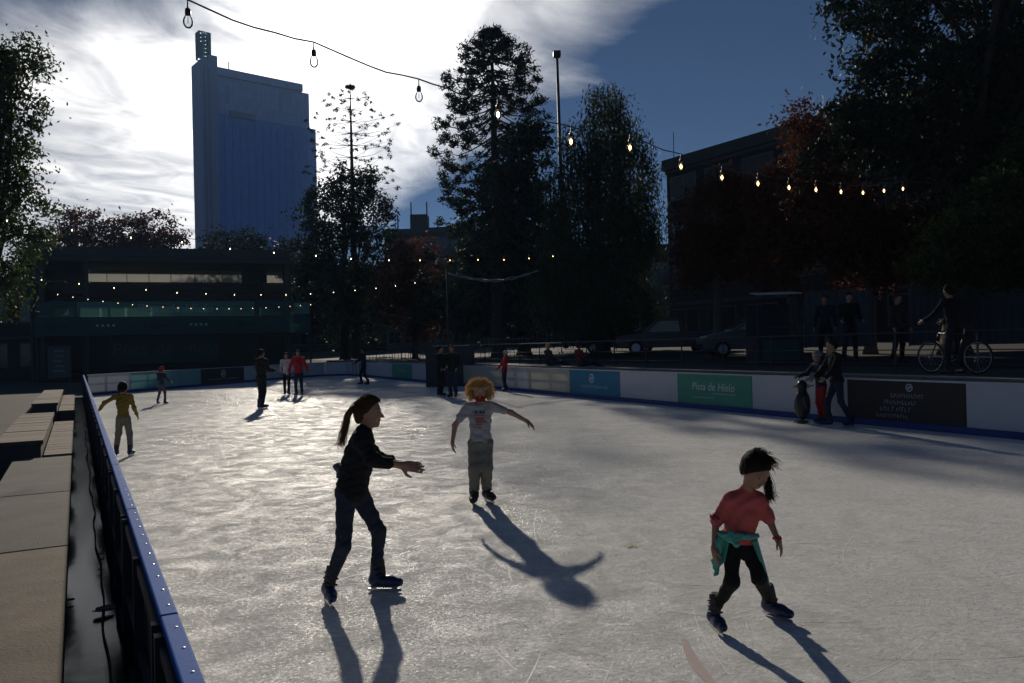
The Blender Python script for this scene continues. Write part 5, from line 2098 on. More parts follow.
# --- little girl in coral top with a mint jacket round the waist
D = 4.92
G_R, G_L = gnd(716, 632), gnd(777, 618)
fR, fL = Vector((.12, -.98, 0)), Vector((.62, -.78, -.06))
upL = Vector((-.42, .1, 1))
sk = .80
J = dict(head=pt(756, 470, D - .12), neck=pt(747, 491, D - .03), pelvis=pt(738, 541, D + .05),
         shR=pt(731, 499, D - .02), shL=pt(760.5, 501, D - .04), elR=pt(716, 521, D + .02), elL=pt(769, 519, D - .05),
         wrR=pt(714, 548, D - .03), wrL=pt(777, 538, D - .10), hipR=pt(732, 545, D + .03), hipL=pt(748, 545, D + .05),
         knR=pt(732, 582, D - .06), knL=pt(759, 578, D - .02), anR=ankle_of(G_R, fR, (.1, 0, 1), sk), anL=ankle_of(G_L, fL, upL, sk),
         hdR=Vector((.02, -.15, -1)), hdL=Vector((.35, -.2, -.9)), hnR=Vector((-1, -.3, 0)), hnL=Vector((.8, -.5, .2)))
P = person('little girl in coral top, mint jacket round her waist, leaning forward in blue skates', J, .66, .86, (.30, -.78, -.58), (.16, -.50, .86),
           dict(top=coral, legs=blk_c, sleeve=1.0, hem=-.02, loose=.022, leg=.008, cuff=.06, collar=.025, hand=1.05, top_name='knit_top'), .0065, base=(G_R + G_L) / 2, skm=skin2, seed=12)
add_skate(P['root'], G_R, fR, (.1, 0, 1), sk)
add_skate(P['root'], G_L, fL, upL, sk)
hair_cap(P, hair_black, .006, .014, .014, low=-.062, fringe=.024, wr=.0006)
strands(P, hair_black, [pt(748, 452, D - .10), pt(742, 461, D - .08)], [pt(741.5, 468, D - .07), pt(743.5, 475, D - .06)], 50, .0018, 15, .003, .006, 'hair_strands')
H, fd, fu, fr, hs = [Vector(v) if not isinstance(v, float) else v for v in (P['H'], P['fd'], P['fu'], P['fr'], P['hs'])]
hair_fibers(P, hair_black, 420, (0, -.45, .9), .018, .1, 6, .003)
tops = H + fu * .115 * hs - fd * .02
strands(P, hair_black, [tops - fd * .05, tops], [tops + fu * .012 + fr * .02, tops + fd * .03 + fr * -.03], 110, .003, 6, .016, .016, 'hair_bun')
rgt = pt(765, 472, D - .10)
strands(P, hair_black, [pt(760, 458, D - .1), rgt], [pt(768, 484, D - .12), pt(769, 494, D - .12), pt(771.5, 498, D - .13)], 220, .0019, 7, .005, .012, 'ponytail')
strands(P, hair_black, [tops], [H + fd * .03 + fu * .11 * hs - fr * .05, H + fd * .05 + fu * .07 * hs - fr * .078], 50, .003, 8, .005, .02, 'hair_strands')
# jacket tied at the waist: draped sheet behind with two flaps and a knot
pel = Vector(P['J']['pelvis'])
pr, pf, pu = Vector(P['rt']), Vector(P['fwd']), Vector(P['up'])
vs, fs = [], []
nA, nZ = 44, 14
for i in range(nA + 1):
    t = math.radians(38 + (360 - 76) * i / nA)          # open at the front
    front = max(0, math.cos(t))
    L_ = .20 + .055 * math.sin(t * 3 + .5) * .5 + .06 * abs(math.sin(t)) ** 2 - .13 * front
    for j in range(nZ + 1):
        f = j / nZ
        flare = 1 + .55 * f + .045 * math.sin(t * 9 + f * 2) * f
        x_ = -math.sin(t) * (.136 * .66 + .020) * flare
        y_ = math.cos(t) * (.100 * .66 + .020) * flare
        p_ = pel + pu * .045 + pr * x_ * -1 + pf * y_
        vs.append(p_ + Vector((0, 0, -L_ * f)) + pu * .0)
for i in range(nA):
    for j in range(nZ):
        a_ = i * (nZ + 1) + j
        fs.append((a_, a_ + nZ + 1, a_ + nZ + 2, a_ + 1))
jk = MB().add(vs, fs).build('tied_jacket', mint, P['root'], True)
md = jk.modifiers.new('s', 'SOLIDIFY'); md.thickness = .006
kn = Sdf()
k0 = pt(730, 536, D - .10)
kn.ell(k0, (.035, .025, .024), None, .02)
kn.cone(pt(718, 534, D + .0), k0, .018, .024, .02).cone(k0, pt(757, 536, D - .03), .024, .016, .02)
kn.cone(k0, pt(737, 545, D - .12), .022, .017, .02)
sdf_obj('jacket_knot', kn, .006, mint, jk, wrinkle=.003, wscale=70)
slv = Sdf().cone(pt(719, 540, D - .04), pt(717, 560, D - .0), .020, .024, .02).cone(pt(717, 560, D), pt(716, 573, D), .026, .018, .02)
sdf_obj('jacket_sleeve', slv, .006, mint, jk, wrinkle=.004, wscale=70)
bow = Sdf().ell(pt(711.5, 516, D), (.022, .02, .014), None, .01).ell(pt(716, 519, D - .02), (.026, .022, .016), None, .01)
sdf_obj('sleeve_frill', bow, .006, coral, P['root'], wrinkle=.005, wscale=110)
wr_ = Vector(P['J']['wrL'])
MB().tube([wr_ + Vector((.021 * math.cos(t), .021 * math.sin(t), .006 * math.sin(t * 2))) for t in np.linspace(0, 6.28, 13)], .008, 6).build('bracelet', red_c, P['root'], True)

# --- skaters farther away
def gp(px, py):
    p = gnd(px, py)
    return p.x, p.y


x_, y_ = gp(124, 456)
P = px_person('child in mustard top holding the left barrier', x_, y_, 1.20, 188, mustard, khaki, hair_black, sep=.20, arms=((8, 12, 25), (14, 62, 5)), seed=21, leg=.02, vox=.011)
x_, y_ = gp(162, 404)
px_person('small child in grey with a red cap near the teal end panels', x_, y_, 1.22, 165, navy_c, cloth('grey_trousers', (.08, .08, .09)), hair_brown, sep=.26, headgear=red_c, arms=((20, 15, 40), (20, 15, 40)), seed=22)
x_, y_ = gp(262, 409)
px_person('adult all in black standing alone on the ice left of centre', x_, y_, 1.76, 150, blk_c, blk_c, hair_black, sep=.07, arms=((15, 8, 70), (15, 8, 70)), seed=23, s=1.12, top_name='jacket', loose=.03)
x_, y_ = gp(287, 395)
px_person('person in pale coat next to the red jacket at the far end', x_, y_, 1.62, 20, white_c, blk_c, hair_black, sep=.10, hem=.16, arms=((15, 8, 30), (15, 8, 30)), seed=24, top_name='coat')
x_, y_ = gp(299, 396)
px_person('adult in red jacket and jeans at the far end of the rink', x_, y_, 1.72, 5, red_c, jeans, hair_black, sep=.14, arms=((5, 22, 10), (5, 22, 10)), seed=25, loose=.03, top_name='jacket')
x_, y_ = gp(364, 385)
px_person('dark clothed skater in the tree shade by the far corner', x_, y_, 1.75, 300, navy_c, blk_c, hair_black, sep=.12, stride=.08, arms=((30, 14, 20), (20, 20, 20)), seed=26, top_name='jacket', loose=.028)
x_, y_ = gp(441, 396.5)
px_person('left one of the pair in dark clothes behind the curly haired child', x_, y_, 1.74, 60, blk_c, blk_c, hair_black, sep=.10, arms=((20, 10, 30), (20, 10, 30)), seed=27, top_name='jacket', loose=.03)
x_, y_ = gp(453, 398)
px_person('right one of the dark pair, wearing jeans, behind the curly haired child', x_, y_, 1.76, 340, blk_c, jeans, hair_brown, sep=.12, arms=((10, 10, 40), (10, 10, 40)), seed=28, top_name='jacket', loose=.03, leg=.02)
x_, y_ = gp(505, 391.5)
px_person('skater in red jacket and white cap leaning by the pale right panels', x_, y_, 1.50, 290, red_c, blk_c, None, sep=.08, lean=-.12, headgear=white_c, arms=((25, 8, 20), (20, 8, 20)), seed=29, top_name='jacket', loose=.025)
x_, y_ = gp(822, 424)
px_person('child with grey hat and red trousers pushing the penguin aid', x_, y_, 1.42, 285, navy_c, cloth('dark_red_trousers', (.30, .02, .03)), None, sep=.10, headgear=cloth('grey_knit', (.22, .22, .22)), lean=.10,
          arms=((45, 4, 30), (40, 4, 30)), seed=30, top_name='jacket', loose=.028)
x_, y_ = gp(838, 427)
px_person('adult in dark jacket and jeans behind the child with the penguin aid', x_, y_, 1.66, 275, blk_c, jeans, hair_black, sep=.16, stride=.1, lean=.1, arms=((25, 6, 25), (25, 6, 25)), seed=31, top_name='jacket', loose=.03)

# penguin skating aid
x_, y_ = gp(803, 423)
pg = thing('penguin_skating_aid', 'black plastic penguin shaped skating aid in front of the child', 'skating aid', (x_, y_, 0))
pgm = mat('penguin_black', (.015, .015, .017), .35, .1, 4)
pgw = mat('penguin_white', (.07, .07, .072), .4, .1, 4)
b_ = Sdf().ell((x_, y_, .40), (.165, .16, .33), None, .08).ell((x_, y_, .80), (.105, .105, .12), None, .07)
for sg in (1, -1):
    b_.cone((x_, y_ + sg * .15, .55), (x_ + .02, y_ + sg * .21, .30), .04, .025, .03)
sdf_obj('body', b_, .014, pgm, pg, cuts=[((0, 0, .06), (0, 0, -1))])
sdf_obj('belly', Sdf().ell((x_ - .055, y_, .38), (.125, .115, .25), None, .02), .012, pgw, pg)
sdf_obj('beak', Sdf().cone((x_ - .09, y_, .79), (x_ - .20, y_, .77), .035, .008, .01), .008, mat('beak_orange', (.35, .14, .02), .5, .1, 4), pg)
for sg in (1, -1):
    sdf_obj('foot', Sdf().ell((x_ - .04, y_ + sg * .08, .035), (.14, .06, .035), None, .01), .012, pgw, pg)
    MB().tube([(x_ + .06, y_ + sg * .09, .76), (x_ + .16, y_ + sg * .12, .80), (x_ + .20, y_ + sg * .12, .80)], .014, 6).build('handle', pgw, pg, True)

# --- spectators on the promenade and behind
def spect(label, px, D, feet, h, face, top, legs, hair, seed, **kw):
    p = pt(px, 345, D)
    return px_person(label, p.x, p.y, h, face, top, legs, hair, skates=False, z=feet, seed=seed, vox=.014, **kw)


spect('spectator in black standing behind the barrier near the kiosk', 850, 20.5, 1.18, 1.72, 350, blk_c, navy_c, hair_black, 41, arms=((10, 8, 60), (10, 8, 60)))
spect('spectator in dark brown standing beyond the dark right panel', 898, 19.5, 1.16, 1.62, 20, brown_c, blk_c, hair_brown, 42)
spect('spectator in dark jacket close behind the adult with the child', 826, 22, 1.18, 1.75, 330, navy_c, blk_c, hair_black, 43)


def seated(label, px, t_, top, hair, seed):
    """sitting on the coping, back to the rink"""
    p = rl(t_, .62, 1.0)
    F = Vector((NR.x, NR.y, 0))
    R = Vector((F.y, -F.x, 0))
    U = Vector((0, 0, 1))
    J = dict(pelvis=p + U * .10 + F * .06, neck=p + U * .60, head=p + U * .74 + F * .02)
    for k, sg in (('R', 1), ('L', -1)):
        J['hip' + k] = p + U * .08 + R * sg * .09 + F * .06
        J['kn' + k] = p + U * .12 + R * sg * .12 + F * .48
        J['an' + k] = p + U * .04 + R * sg * .12 + F * .82
        J['sh' + k] = p + U * .53 + R * sg * .18
        J['el' + k] = p + U * .28 + R * sg * .22 + F * .10
        J['wr' + k] = p + U * .20 + R * sg * .12 + F * .32
    P = person(label, J, .98, .95, F, (0, 0, 1), dict(top=top, legs=jeans, top_name='jacket', loose=.025), .014, base=p, seed=seed, detail=False)
    hair_cap(P, hair, .011, .014, .012)
    for k in 'RL':
        o_ = bpy.data.objects.new('shoe', me_shoe)
        COL.objects.link(o_)
        o_.parent = P['root']
        M = foot_matrix(J['an' + k], F, U, 1.0)
        M.translation = Vector(J['an' + k]) - U * .10 - root_loc(P['root'])
        o_.matrix_local = M
    return P


def t_at(px):
    return px_on_line(px, PC + NR * .6, PE + NR * .6)


seated('spectator with fair hair sitting on the wall behind the pale right panels', 548, t_at(548), navy_c, hair_gold, 51)
seated('dark spectator sitting on the wall above the blue panel', 580, t_at(579), cloth('maroon_cotton', (.10, .02, .025)), hair_black, 52)

# ------------------------------------------------------------------ bicycle and rider on the promenade
tyre_m = mat('tyre_rubber', (0.018, 0.018, 0.018), 0.8, 0.1, 8)
bike_m = mat('dark_red_bike_paint', (0.10, 0.015, 0.012), 0.35, 0.1, 8)
W1, W2 = pt(983, 357, 15.4), pt(926, 355, 16.6)
zf = 1.02
bd = Vector((W2.x - W1.x, W2.y - W1.y, 0))
bl_ = bd.length
bd.normalize()
bmid = (W1 + W2) / 2
wb = 1.06
rw_, fw2 = Vector((bmid.x, bmid.y, 0)) - bd * wb / 2, Vector((bmid.x, bmid.y, 0)) + bd * wb / 2
zb0 = zf
bs_ = Vector((-bd.y, bd.x, 0))
bike = thing('bicycle', 'dark red bicycle standing on the promenade before the hoarding', 'bicycle', (bmid.x, bmid.y, zb0))


def bp(f, z, s=0.0):
    return Vector((bmid.x, bmid.y, zb0 + z)) + bd * f + bs_ * s


for f in (-wb / 2, wb / 2):
    c = bp(f, .335)
    ring = [c + bd * .335 * math.cos(t) + Vector((0, 0, .315 * math.sin(t))) for t in np.linspace(0, 2 * math.pi, 33)]
    ring = [c + (bd * math.cos(t) + Vector((0, 0, math.sin(t)))) * .315 for t in np.linspace(0, 2 * math.pi, 33)]
    ty = MB().tube(ring, .020, 6, cap=False).build('wheel', tyre_m, bike, True)
    MB().tube([c + (bd * math.cos(t) + Vector((0, 0, math.sin(t)))) * .290 for t in np.linspace(0, 2 * math.pi, 33)], .009, 5, cap=False).build('rim', steel, ty, True)
    spk = MB()
    for k in range(18):
        t = 2 * math.pi * k / 18
        spk.tube([c + bs_ * (.02 if k % 2 else -.02), c + (bd * math.cos(t) + Vector((0, 0, math.sin(t)))) * .288], .0025, 4)
    spk.tube([c - bs_ * .05, c + bs_ * .05], .02, 8)
    spk.build('spokes', steel, ty)
fr = MB()
bbk, stt, hdt, hdb = bp(-.10, .29), bp(-.24, .80), bp(.33, .82), bp(.37, .66)
for a_, e_, r_ in ((bbk, stt, .016), (stt, hdt, .016), (bbk, hdb, .019), (hdt, hdb, .018), (bbk, bp(-wb / 2, .335), .010), (stt, bp(-wb / 2, .335), .009), (hdb, bp(wb / 2, .335), .013)):
    fr.tube([a_, e_], r_, 8)
fr.build('frame', bike_m, bike, True)
MB().tube([stt, bp(-.27, .92)], .013, 6).build('seat_post', steel, bike)
sdf_obj('saddle', Sdf().cone(bp(-.34, .94), bp(-.12, .945), .055, .022, .02), .01, black_plastic, bike)
MB().tube([bp(.32, .86), bp(.31, .98), bp(.33, 1.0, .02), bp(.30, 1.02, .16), bp(.22, 1.01, .29)], .012, 6).tube([bp(.33, 1.0, -.02), bp(.30, 1.02, -.16), bp(.22, 1.01, -.29)], .012, 6).build('handlebar', dark_steel, bike, True)
MB().tube([bbk - bs_ * .06, bbk + bs_ * .06], .09, 14).build('chainwheel', dark_steel, bike)
cr = MB().bar(bbk + bs_ * .07, bbk + bs_ * .07 + bd * .16 + Vector((0, 0, -.05)), .018)
cr.bar(bbk - bs_ * .07, bbk - bs_ * .07 - bd * .16 + Vector((0, 0, .05)), .018)
cr.build('crank', steel, bike)
# rider standing over the bike
rp = bp(-.02, 0)
px_person('cyclist in dark clothes standing astride the bicycle', rp.x, rp.y, 1.74, math.degrees(math.atan2(bd.x, -bd.y)), blk_c, navy_c, hair_black, skates=False, z=zb0,
          sep=.24, arms=((38, 10, 25), (38, 10, 25)), lean=.1, seed=61, vox=.014)

# ------------------------------------------------------------------ parked vehicles, kiosk, hoarding
car_white = mat('white_car_paint', (0.14, 0.14, 0.14), 0.3, 0.05, 3)
car_grey = mat('grey_car_paint', (0.055, 0.058, 0.06), 0.3, 0.05, 3)
car_dark = mat('dark_car_paint', (0.02, 0.022, 0.025), 0.3, 0.05, 3)
glass_c = mat('car_glass', (0.015, 0.018, 0.02), 0.06, 0.1, 2, spec=.9)
lamp_g = mat('car_lamp', (0.5, 0.5, 0.48), 0.15, 0.1, 4)


def vehicle(label, cat, loc, rot, prof, cab, width, wheels, paint, name):
    """prof: side outline (x forward, z); cab: glasshouse outline polygons"""
    t_ = thing(name, label, cat, loc, None, rot)
    body = MB().prism(prof, (0, -width / 2, 0), (1, 0, 0), (0, 0, 1), (0, width, 0)).build('body', paint, t_, bevel=.06, world=False)
    for poly in cab['side']:
        for sg in (-1, 1):
            y0 = sg * (width / 2 + .004) - (.003 if sg > 0 else -.003) * 0
            MB().prism(poly, (0, y0 - .004, 0), (1, 0, 0), (0, 0, 1), (0, .008, 0)).build('side_window', glass_c, t_, world=False)
    for (xa, za, xb, zb_) in cab['ends']:
        d = Vector((xb - xa, 0, zb_ - za))
        n_ = Vector((d.z, 0, -d.x)).normalized()
        sgn = 1 if (xa + xb) / 2 > cab['mid'] else -1
        if n_.x * sgn < 0:
            n_ = -n_
        o_ = Vector((xa, -width / 2 + .12, za)) + n_ * .006
        MB().obox(o_, d, (0, width - .24, 0), n_ * .008).build('windscreen' if sgn > 0 else 'rear_window', glass_c, t_, world=False)
    for wx, wr in wheels:
        for sg in (-1, 1):
            c = Vector((wx, sg * (width / 2 - .06), wr))
            w_ = MB().tube([c - Vector((0, .10, 0)), c + Vector((0, .10, 0))], wr, 20).build('wheel', tyre_m, t_, world=False)
            MB().tube([c + Vector((0, sg * .08, 0)), c + Vector((0, sg * .108, 0))], wr * .6, 16).build('rim', steel, w_, world=False)
    xf = max(p_[0] for p_ in prof)
    xr = min(p_[0] for p_ in prof)
    for sg in (-1, 1):
        MB().box(xf - .12, xf + .012, sg * (width / 2 - .28) - .13, sg * (width / 2 - .28) + .13, .62, .78).build('headlight', lamp_g, t_, bevel=.03, world=False)
        MB().box(xr - .012, xr + .08, sg * (width / 2 - .2) - .09, sg * (width / 2 - .2) + .09, .65, .9).build('tail_light', red_c, t_, world=False)
        MB().box(.55, .72, sg * (width / 2 + .10) - .09, sg * (width / 2 + .10) + .09, .98, 1.12).build('mirror', paint, t_, bevel=.03, world=False)
    MB().box(xf - .05, xf + .05, -width / 2 + .08, width / 2 - .08, .34, .54).build('bumper', black_plastic, t_, bevel=.03, world=False)
    MB().box(xr - .05, xr + .05, -width / 2 + .08, width / 2 - .08, .34, .54).build('bumper', black_plastic, t_, bevel=.03, world=False)
    return t_


p = pt(668, 345, 40)
vehicle('grey pickup truck parked behind the promenade below the plane tree', 'pickup', (p.x, p.y, gz(p.x, p.y)), math.radians(172),
        [(-2.5, .35), (2.5, .35), (2.55, .95), (1.35, 1.08), (.55, 1.72), (-.55, 1.74), (-.75, 1.08), (-2.5, 1.08)],
        dict(side=[[(-.55, 1.12), (.95, 1.12), (.48, 1.62), (-.45, 1.64)]], ends=[(1.28, 1.12, .60, 1.68), (-.74, 1.12, -.58, 1.68)], mid=0), 1.8,
        [(1.6, .36), (-1.55, .36)], car_grey, 'pickup_truck')
p = pt(752, 345, 33)
vehicle('white car with sloping bonnet parked next to the kiosk', 'car', (p.x, p.y, gz(p.x, p.y)), math.radians(176),
        [(-2.1, .30), (2.1, .30), (2.15, .72), (1.95, .86), (.95, 1.06), (.25, 1.52), (-1.2, 1.54), (-1.95, 1.05), (-2.12, .8)],
        dict(side=[[(-1.5, 1.08), (.72, 1.08), (.2, 1.44), (-1.1, 1.46)]], ends=[(.90, 1.10, .30, 1.48), (-1.9, 1.10, -1.25, 1.50)], mid=0), 1.72,
        [(1.35, .32), (-1.3, .32)], car_white, 'parked_car')
p = pt(620, 345, 46)
vehicle('dark van parked behind the pepper tree trunk', 'van', (p.x, p.y, gz(p.x, p.y)), math.radians(168),
        [(-2.4, .32), (2.3, .32), (2.35, .95), (1.75, 1.15), (1.15, 1.95), (-2.35, 2.0)],
        dict(side=[[(.2, 1.2), (1.5, 1.2), (1.08, 1.78), (.2, 1.8)], [(-2.0, 1.2), (.05, 1.2), (.05, 1.8), (-2.0, 1.82)]], ends=[(1.7, 1.2, 1.2, 1.88), (-2.385, 1.2, -2.36, 1.8)], mid=0), 1.8,
        [(1.45, .34), (-1.5, .34)], car_dark, 'parked_van')

# kiosk with pale sloping canopy
k0 = pt(775, 345, 27)
zk = gz(k0.x, k0.y)
ks = thing('kiosk', 'dark kiosk with a pale sloping canopy under the plane trees', 'kiosk', (k0.x, k0.y, zk))
kd = mat('kiosk_dark_board', (.03, .032, .035), .6, .2, 3)
MB().box(k0.x - .75, k0.x + .75, k0.y - .6, k0.y + .8, zk, zk + .95).build('counter', kd, ks)
for sx in (-.72, .72):
    for sy in (-.55, .75):
        MB().box(k0.x + sx - .03, k0.x + sx + .03, k0.y + sy - .03, k0.y + sy + .03, zk + .951, zk + 2.05).build('post', dark_steel, ks)
MB().box(k0.x - .75, k0.x + .75, k0.y + .68, k0.y + .74, zk + .96, zk + 2.0).build('back_board', kd, ks)
ct = pt(775, 293, 27)
MB().add([(k0.x - .82, k0.y - .9, ct.z - .07), (k0.x + .62, k0.y - .9, ct.z - .05), (k0.x + .82, k0.y + .95, ct.z + .10), (k0.x - .52, k0.y + .95, ct.z + .08),
          (k0.x - .82, k0.y - .9, ct.z - .11), (k0.x + .62, k0.y - .9, ct.z - .09), (k0.x + .82, k0.y + .95, ct.z + .06), (k0.x - .52, k0.y + .95, ct.z + .04)],
         [(0, 1, 2, 3), (7, 6, 5, 4), (0, 4, 5, 1), (1, 5, 6, 2), (2, 6, 7, 3), (3, 7, 4, 0)]).build('canopy', mat('pale_canopy', (.75, .75, .72), .6, .1, 2, trans=.3), ks)
MB().box(k0.x - .5, k0.x + .3, k0.y - .62, k0.y - .601, zk + 1.2, zk + 1.25).build('shelf', car_grey, ks)
MB().obox((k0.x - .6, k0.y - .615, zk + .15), (1.2, 0, 0), (0, .012, 0), (0, 0, .65)).build('front_board', mat('dull_green_board', (.04, .09, .06), .6, .2, 3), ks)

# white corrugated hoarding
hm = mat('grey_white_hoarding', (.075, .075, .08), .6, .3, 1.5)
h0, h1 = pt(806, 345, 29.5), pt(1075, 345, 25)
hd = Vector((h1.x - h0.x, h1.y - h0.y, 0))
hl = hd.length
hd.normalize()
hn = Vector((hd.y, -hd.x, 0))
hz = 1.45
hb = thing('hoarding', 'pale corrugated hoarding behind the promenade at the right', 'fence', (h0.x, h0.y, hz))
k = 0
f = 0.0
while f < hl:
    w_ = 1.15
    o_ = Vector((h0.x, h0.y, hz)) + hd * f
    pl_ = MB()
    ns = 10
    vs, fs = [], []
    for i in range(ns + 1):
        for z_ in (0.02, 2.05 - .03 * (k % 3)):
            vs.append(o_ + hd * (w_ - .02) * i / ns + hn * (.025 if i % 2 else 0) + Vector((0, 0, z_)))
    for i in range(ns):
        fs.append((2 * i, 2 * i + 2, 2 * i + 3, 2 * i + 1))
    if k not in (2, 6):
        s_ = pl_.add(vs, fs).build('sheet', hm, hb)
        md = s_.modifiers.new('s', 'SOLIDIFY'); md.thickness = .004
    MB().obox(o_ - hd * .03 - hn * .08, hd * .05, hn * .05, (0, 0, 2.1)).build('post', dark_steel, hb)
    f += w_
    k += 1

# low railing fence along the promenade edge behind the barrier (some top bars paler: glint put into the colour)
rf = thing('railing', 'low dark metal railing along the promenade behind the barrier', 'railing', rl(20, 1.6, .95))
for k in range(30):
    t0 = -6 + k * 1.9
    MB().tube([rl(t0, 1.6, .95), rl(t0, 1.6, 1.86)], .022, 6).build('post', dark_steel, rf)
    for z_ in (1.2, 1.5):
        MB().tube([rl(t0, 1.6, z_), rl(t0 + 1.9, 1.6, z_)], .012, 5).build('bar', dark_steel, rf)
    MB().tube([rl(t0, 1.6, 1.87), rl(t0 + 1.9, 1.6, 1.87)], .024, 6).build('top_bar', steel if k in (6, 7, 8, 12, 13) else dark_steel, rf)

# crates and boxes standing behind the railing in the middle
dk = mat('dark_equipment', (.03, .03, .033), .5, .2, 3)
q0 = pt(450, 345, 37)
eq = thing('equipment_cabinet', 'large dark equipment cabinet behind the railing under the silver cable', 'cabinet', (q0.x, q0.y, gz(q0.x, q0.y)))
zq = gz(q0.x, q0.y)
MB().box(q0.x - 1.1, q0.x + 1.1, q0.y - .5, q0.y + .6, zq + .06, zq + 1.9).build('housing', dk, eq, bevel=.03)
for i in range(2):
    d_ = MB().box(q0.x - 1.05 + i * 1.06, q0.x - .03 + i * 1.06, q0.y - .52, q0.y - .503, zq + .15, zq + 1.8).build('door', dk, eq)
    MB().box(q0.x - .16 + i * .2, q0.x - .10 + i * .2, q0.y - .55, q0.y - .521, zq + .9, zq + 1.1).build('handle', steel, d_)
MB().box(q0.x - 1.15, q0.x + 1.15, q0.y - .55, q0.y + .65, zq - .02, zq + .058).build('plinth', conc_d, eq)
for i, (px_, D_, lab) in enumerate(((372, 52, 'pale fence panel section left of the cabinet in the tree shade'), (505, 42, 'pale fence panel section right of the cabinet'), (415, 50, 'barred fence section just left of the cabinet'))):
    q0 = pt(px_, 345, D_)
    z0 = gz(q0.x, q0.y)
    fp = thing('fence_panel', lab, 'fence', (q0.x, q0.y, z0), 'park fence panels')
    for k in range(12):
        MB().box(q0.x - 1.3 + k * .22, q0.x - 1.27 + k * .22, q0.y - .015, q0.y + .015, z0 + .05, z0 + 1.4).build('bar', car_grey, fp)
    for z_ in (.15, 1.25):
        MB().box(q0.x - 1.35, q0.x + 1.35, q0.y - .045, q0.y - .016, z0 + z_, z0 + z_ + .06).build('rail', car_grey, fp)

# ------------------------------------------------------------------ life of the ice: cuts, scrapings, paint marks
rg = np.random.default_rng(9)
snow_m = mat('ice_scrapings', (.84, .83, .81), .6, .10, 30, spec=.2)
V_, F_ = [], []
n0 = 0
for k in range(300):
    # arcs cut by blades, denser close to the camera
    d_ = 2.2 + 20 * rg.random() ** 1.7
    n_ = .5 + rg.random() * 12.5
    c = tl(d_ * 1.05, n_)
    R0 = rg.uniform(.6, 9) * (1 if rg.random() < .5 else -1)
    a0 = rg.uniform(0, 6.28)
    ln = rg.uniform(.25, 1.8)
    m_ = max(4, int(ln / .09))
    w_ = rg.uniform(.002, .006)
    hgt = rg.uniform(.0006, .0014)
    for i in range(m_ + 1):
        s_ = ln * i / m_
        th = a0 + s_ / R0
        x_ = c.x + R0 * (math.sin(th) - math.sin(a0))
        y_ = c.y - R0 * (math.cos(th) - math.cos(a0))
        nx_, ny_ = -math.sin(th), math.cos(th)
        ww = w_ * (1 - abs(2 * i / m_ - 1) ** 2 * .8) * rg.uniform(.6, 1.3)
        V_ += [(x_ - nx_ * ww, y_ - ny_ * ww, .0005), (x_, y_, hgt * rg.uniform(.5, 1.2)), (x_ + nx_ * ww, y_ + ny_ * ww, .0005)]
    for i in range(m_):
        a = n0 + 3 * i
        F_ += [(a, a + 3, a + 4, a + 1), (a + 1, a + 4, a + 5, a + 2)]
    n0 += 3 * (m_ + 1)
cutm = fast_mesh('skate_cuts', np.array(V_), np.array(F_), snow_m)
tag(cutm, 'raised white cuts left by skate blades on the ice', 'skate cuts', kind='stuff')
nC = 26000
dd_ = 2.0 + 26 * rg.random(nC) ** 1.6
nn_ = .35 + rg.random(nC) * 13.3
# gather crumbs into drifts
dens = np.sin(dd_ * 1.7 + 1.3 * np.sin(nn_ * 1.1)) + np.sin(nn_ * 2.3 + dd_ * .6) + rg.normal(size=nC) * .9
kp = dens > .35
dd_, nn_ = dd_[kp], nn_[kp]
cx = UL.x * dd_ + NN.x * nn_
cy = UL.y * dd_ + NN.y * nn_
sz = rg.uniform(.002, .007, len(dd_)) * (1 + dd_ * .03)
base_t = np.array([[1, 0, 0], [-.4, .9, 0], [-.6, -.8, 0], [0.05, 0, .75]])
a_ = rg.uniform(0, 6.28, len(dd_))
ca, sa = np.cos(a_), np.sin(a_)
Vt = np.empty((len(dd_), 4, 3))
for i in range(4):
    j_ = 1 + rg.uniform(-.35, .35, len(dd_))
    Vt[:, i, 0] = cx + (base_t[i, 0] * ca - base_t[i, 1] * sa) * sz * j_
    Vt[:, i, 1] = cy + (base_t[i, 0] * sa + base_t[i, 1] * ca) * sz * j_
    Vt[:, i, 2] = base_t[i, 2] * sz * j_ * .7
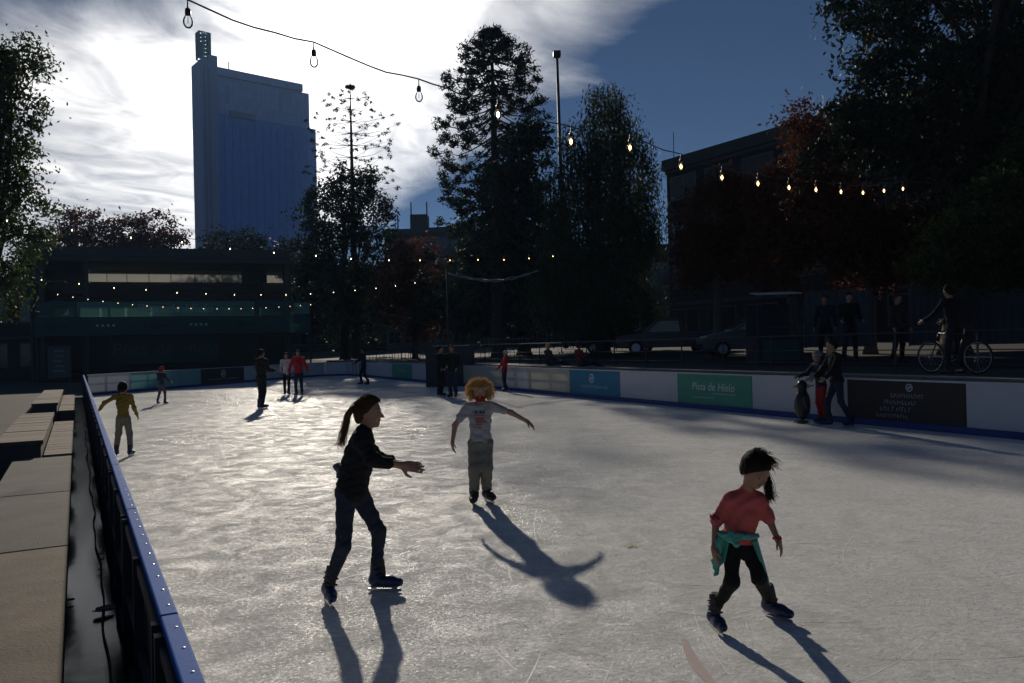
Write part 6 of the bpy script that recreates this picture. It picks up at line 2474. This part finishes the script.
ix = np.arange(len(dd_))[:, None] * 4
Ft = np.concatenate([ix + np.array([[0, 1, 3]]), ix + np.array([[1, 2, 3]]), ix + np.array([[2, 0, 3]])])
cr_ = fast_mesh('ice_scrapings', Vt.reshape(-1, 3), Ft, snow_m)
tag(cr_, 'loose white ice scrapings scattered over the rink', 'ice scrapings', kind='stuff')


def strip_mark(pxy, w_, m, label, z=.004):
    P_ = [gnd(*q) for q in pxy]
    vs, fs = [], []
    for i, p_ in enumerate(P_):
        d = (P_[min(i + 1, len(P_) - 1)] - P_[max(i - 1, 0)]).normalized()
        s_ = Vector((-d.y, d.x, 0)) * w_ / 2 * (1 - .5 * abs(2 * i / (len(P_) - 1) - 1))
        vs += [(p_.x - s_.x, p_.y - s_.y, z), (p_.x + s_.x, p_.y + s_.y, z)]
    for i in range(len(P_) - 1):
        fs.append((2 * i, 2 * i + 2, 2 * i + 3, 2 * i + 1))
    return tag(link_mesh('ice_marking', vs, fs, m), label, 'marking', kind='structure')


pink = mat('faded_red_paint', (.62, .50, .46), .4, .25, 20)
yel = mat('faded_yellow_paint', (.55, .53, .28), .4, .25, 20)
strip_mark([(684, 640), (688, 650), (693, 660), (700, 670), (709, 681), (720, 695)], .075, pink, 'faded pink curved paint line under the ice')
strip_mark([(628, 548), (631, 546), (634, 545), (636, 548)], .05, yel, 'small faded yellow paint mark on the ice')

# ------------------------------------------------------------------ hazy winter air over the city
hz_m = bpy.data.materials.new('haze')
hz_m.use_nodes = True
_t = hz_m.node_tree
_t.nodes.clear()
_o = N(_t, 'ShaderNodeOutputMaterial')
_v = N(_t, 'ShaderNodeVolumePrincipled')
_v.inputs['Color'].default_value = (0.38, 0.63, 1.0, 1)
_v.inputs['Density'].default_value = 0.00027
_v.inputs['Anisotropy'].default_value = 0.2
_t.links.new(_v.outputs[0], _o.inputs['Volume'])
hz_o = MB().box(-4100, 4100, -4100, 4100, -1.2, 172).build('haze', hz_m)
tag(hz_o, 'thin bluish haze in the air over the whole park', 'haze', kind='stuff')
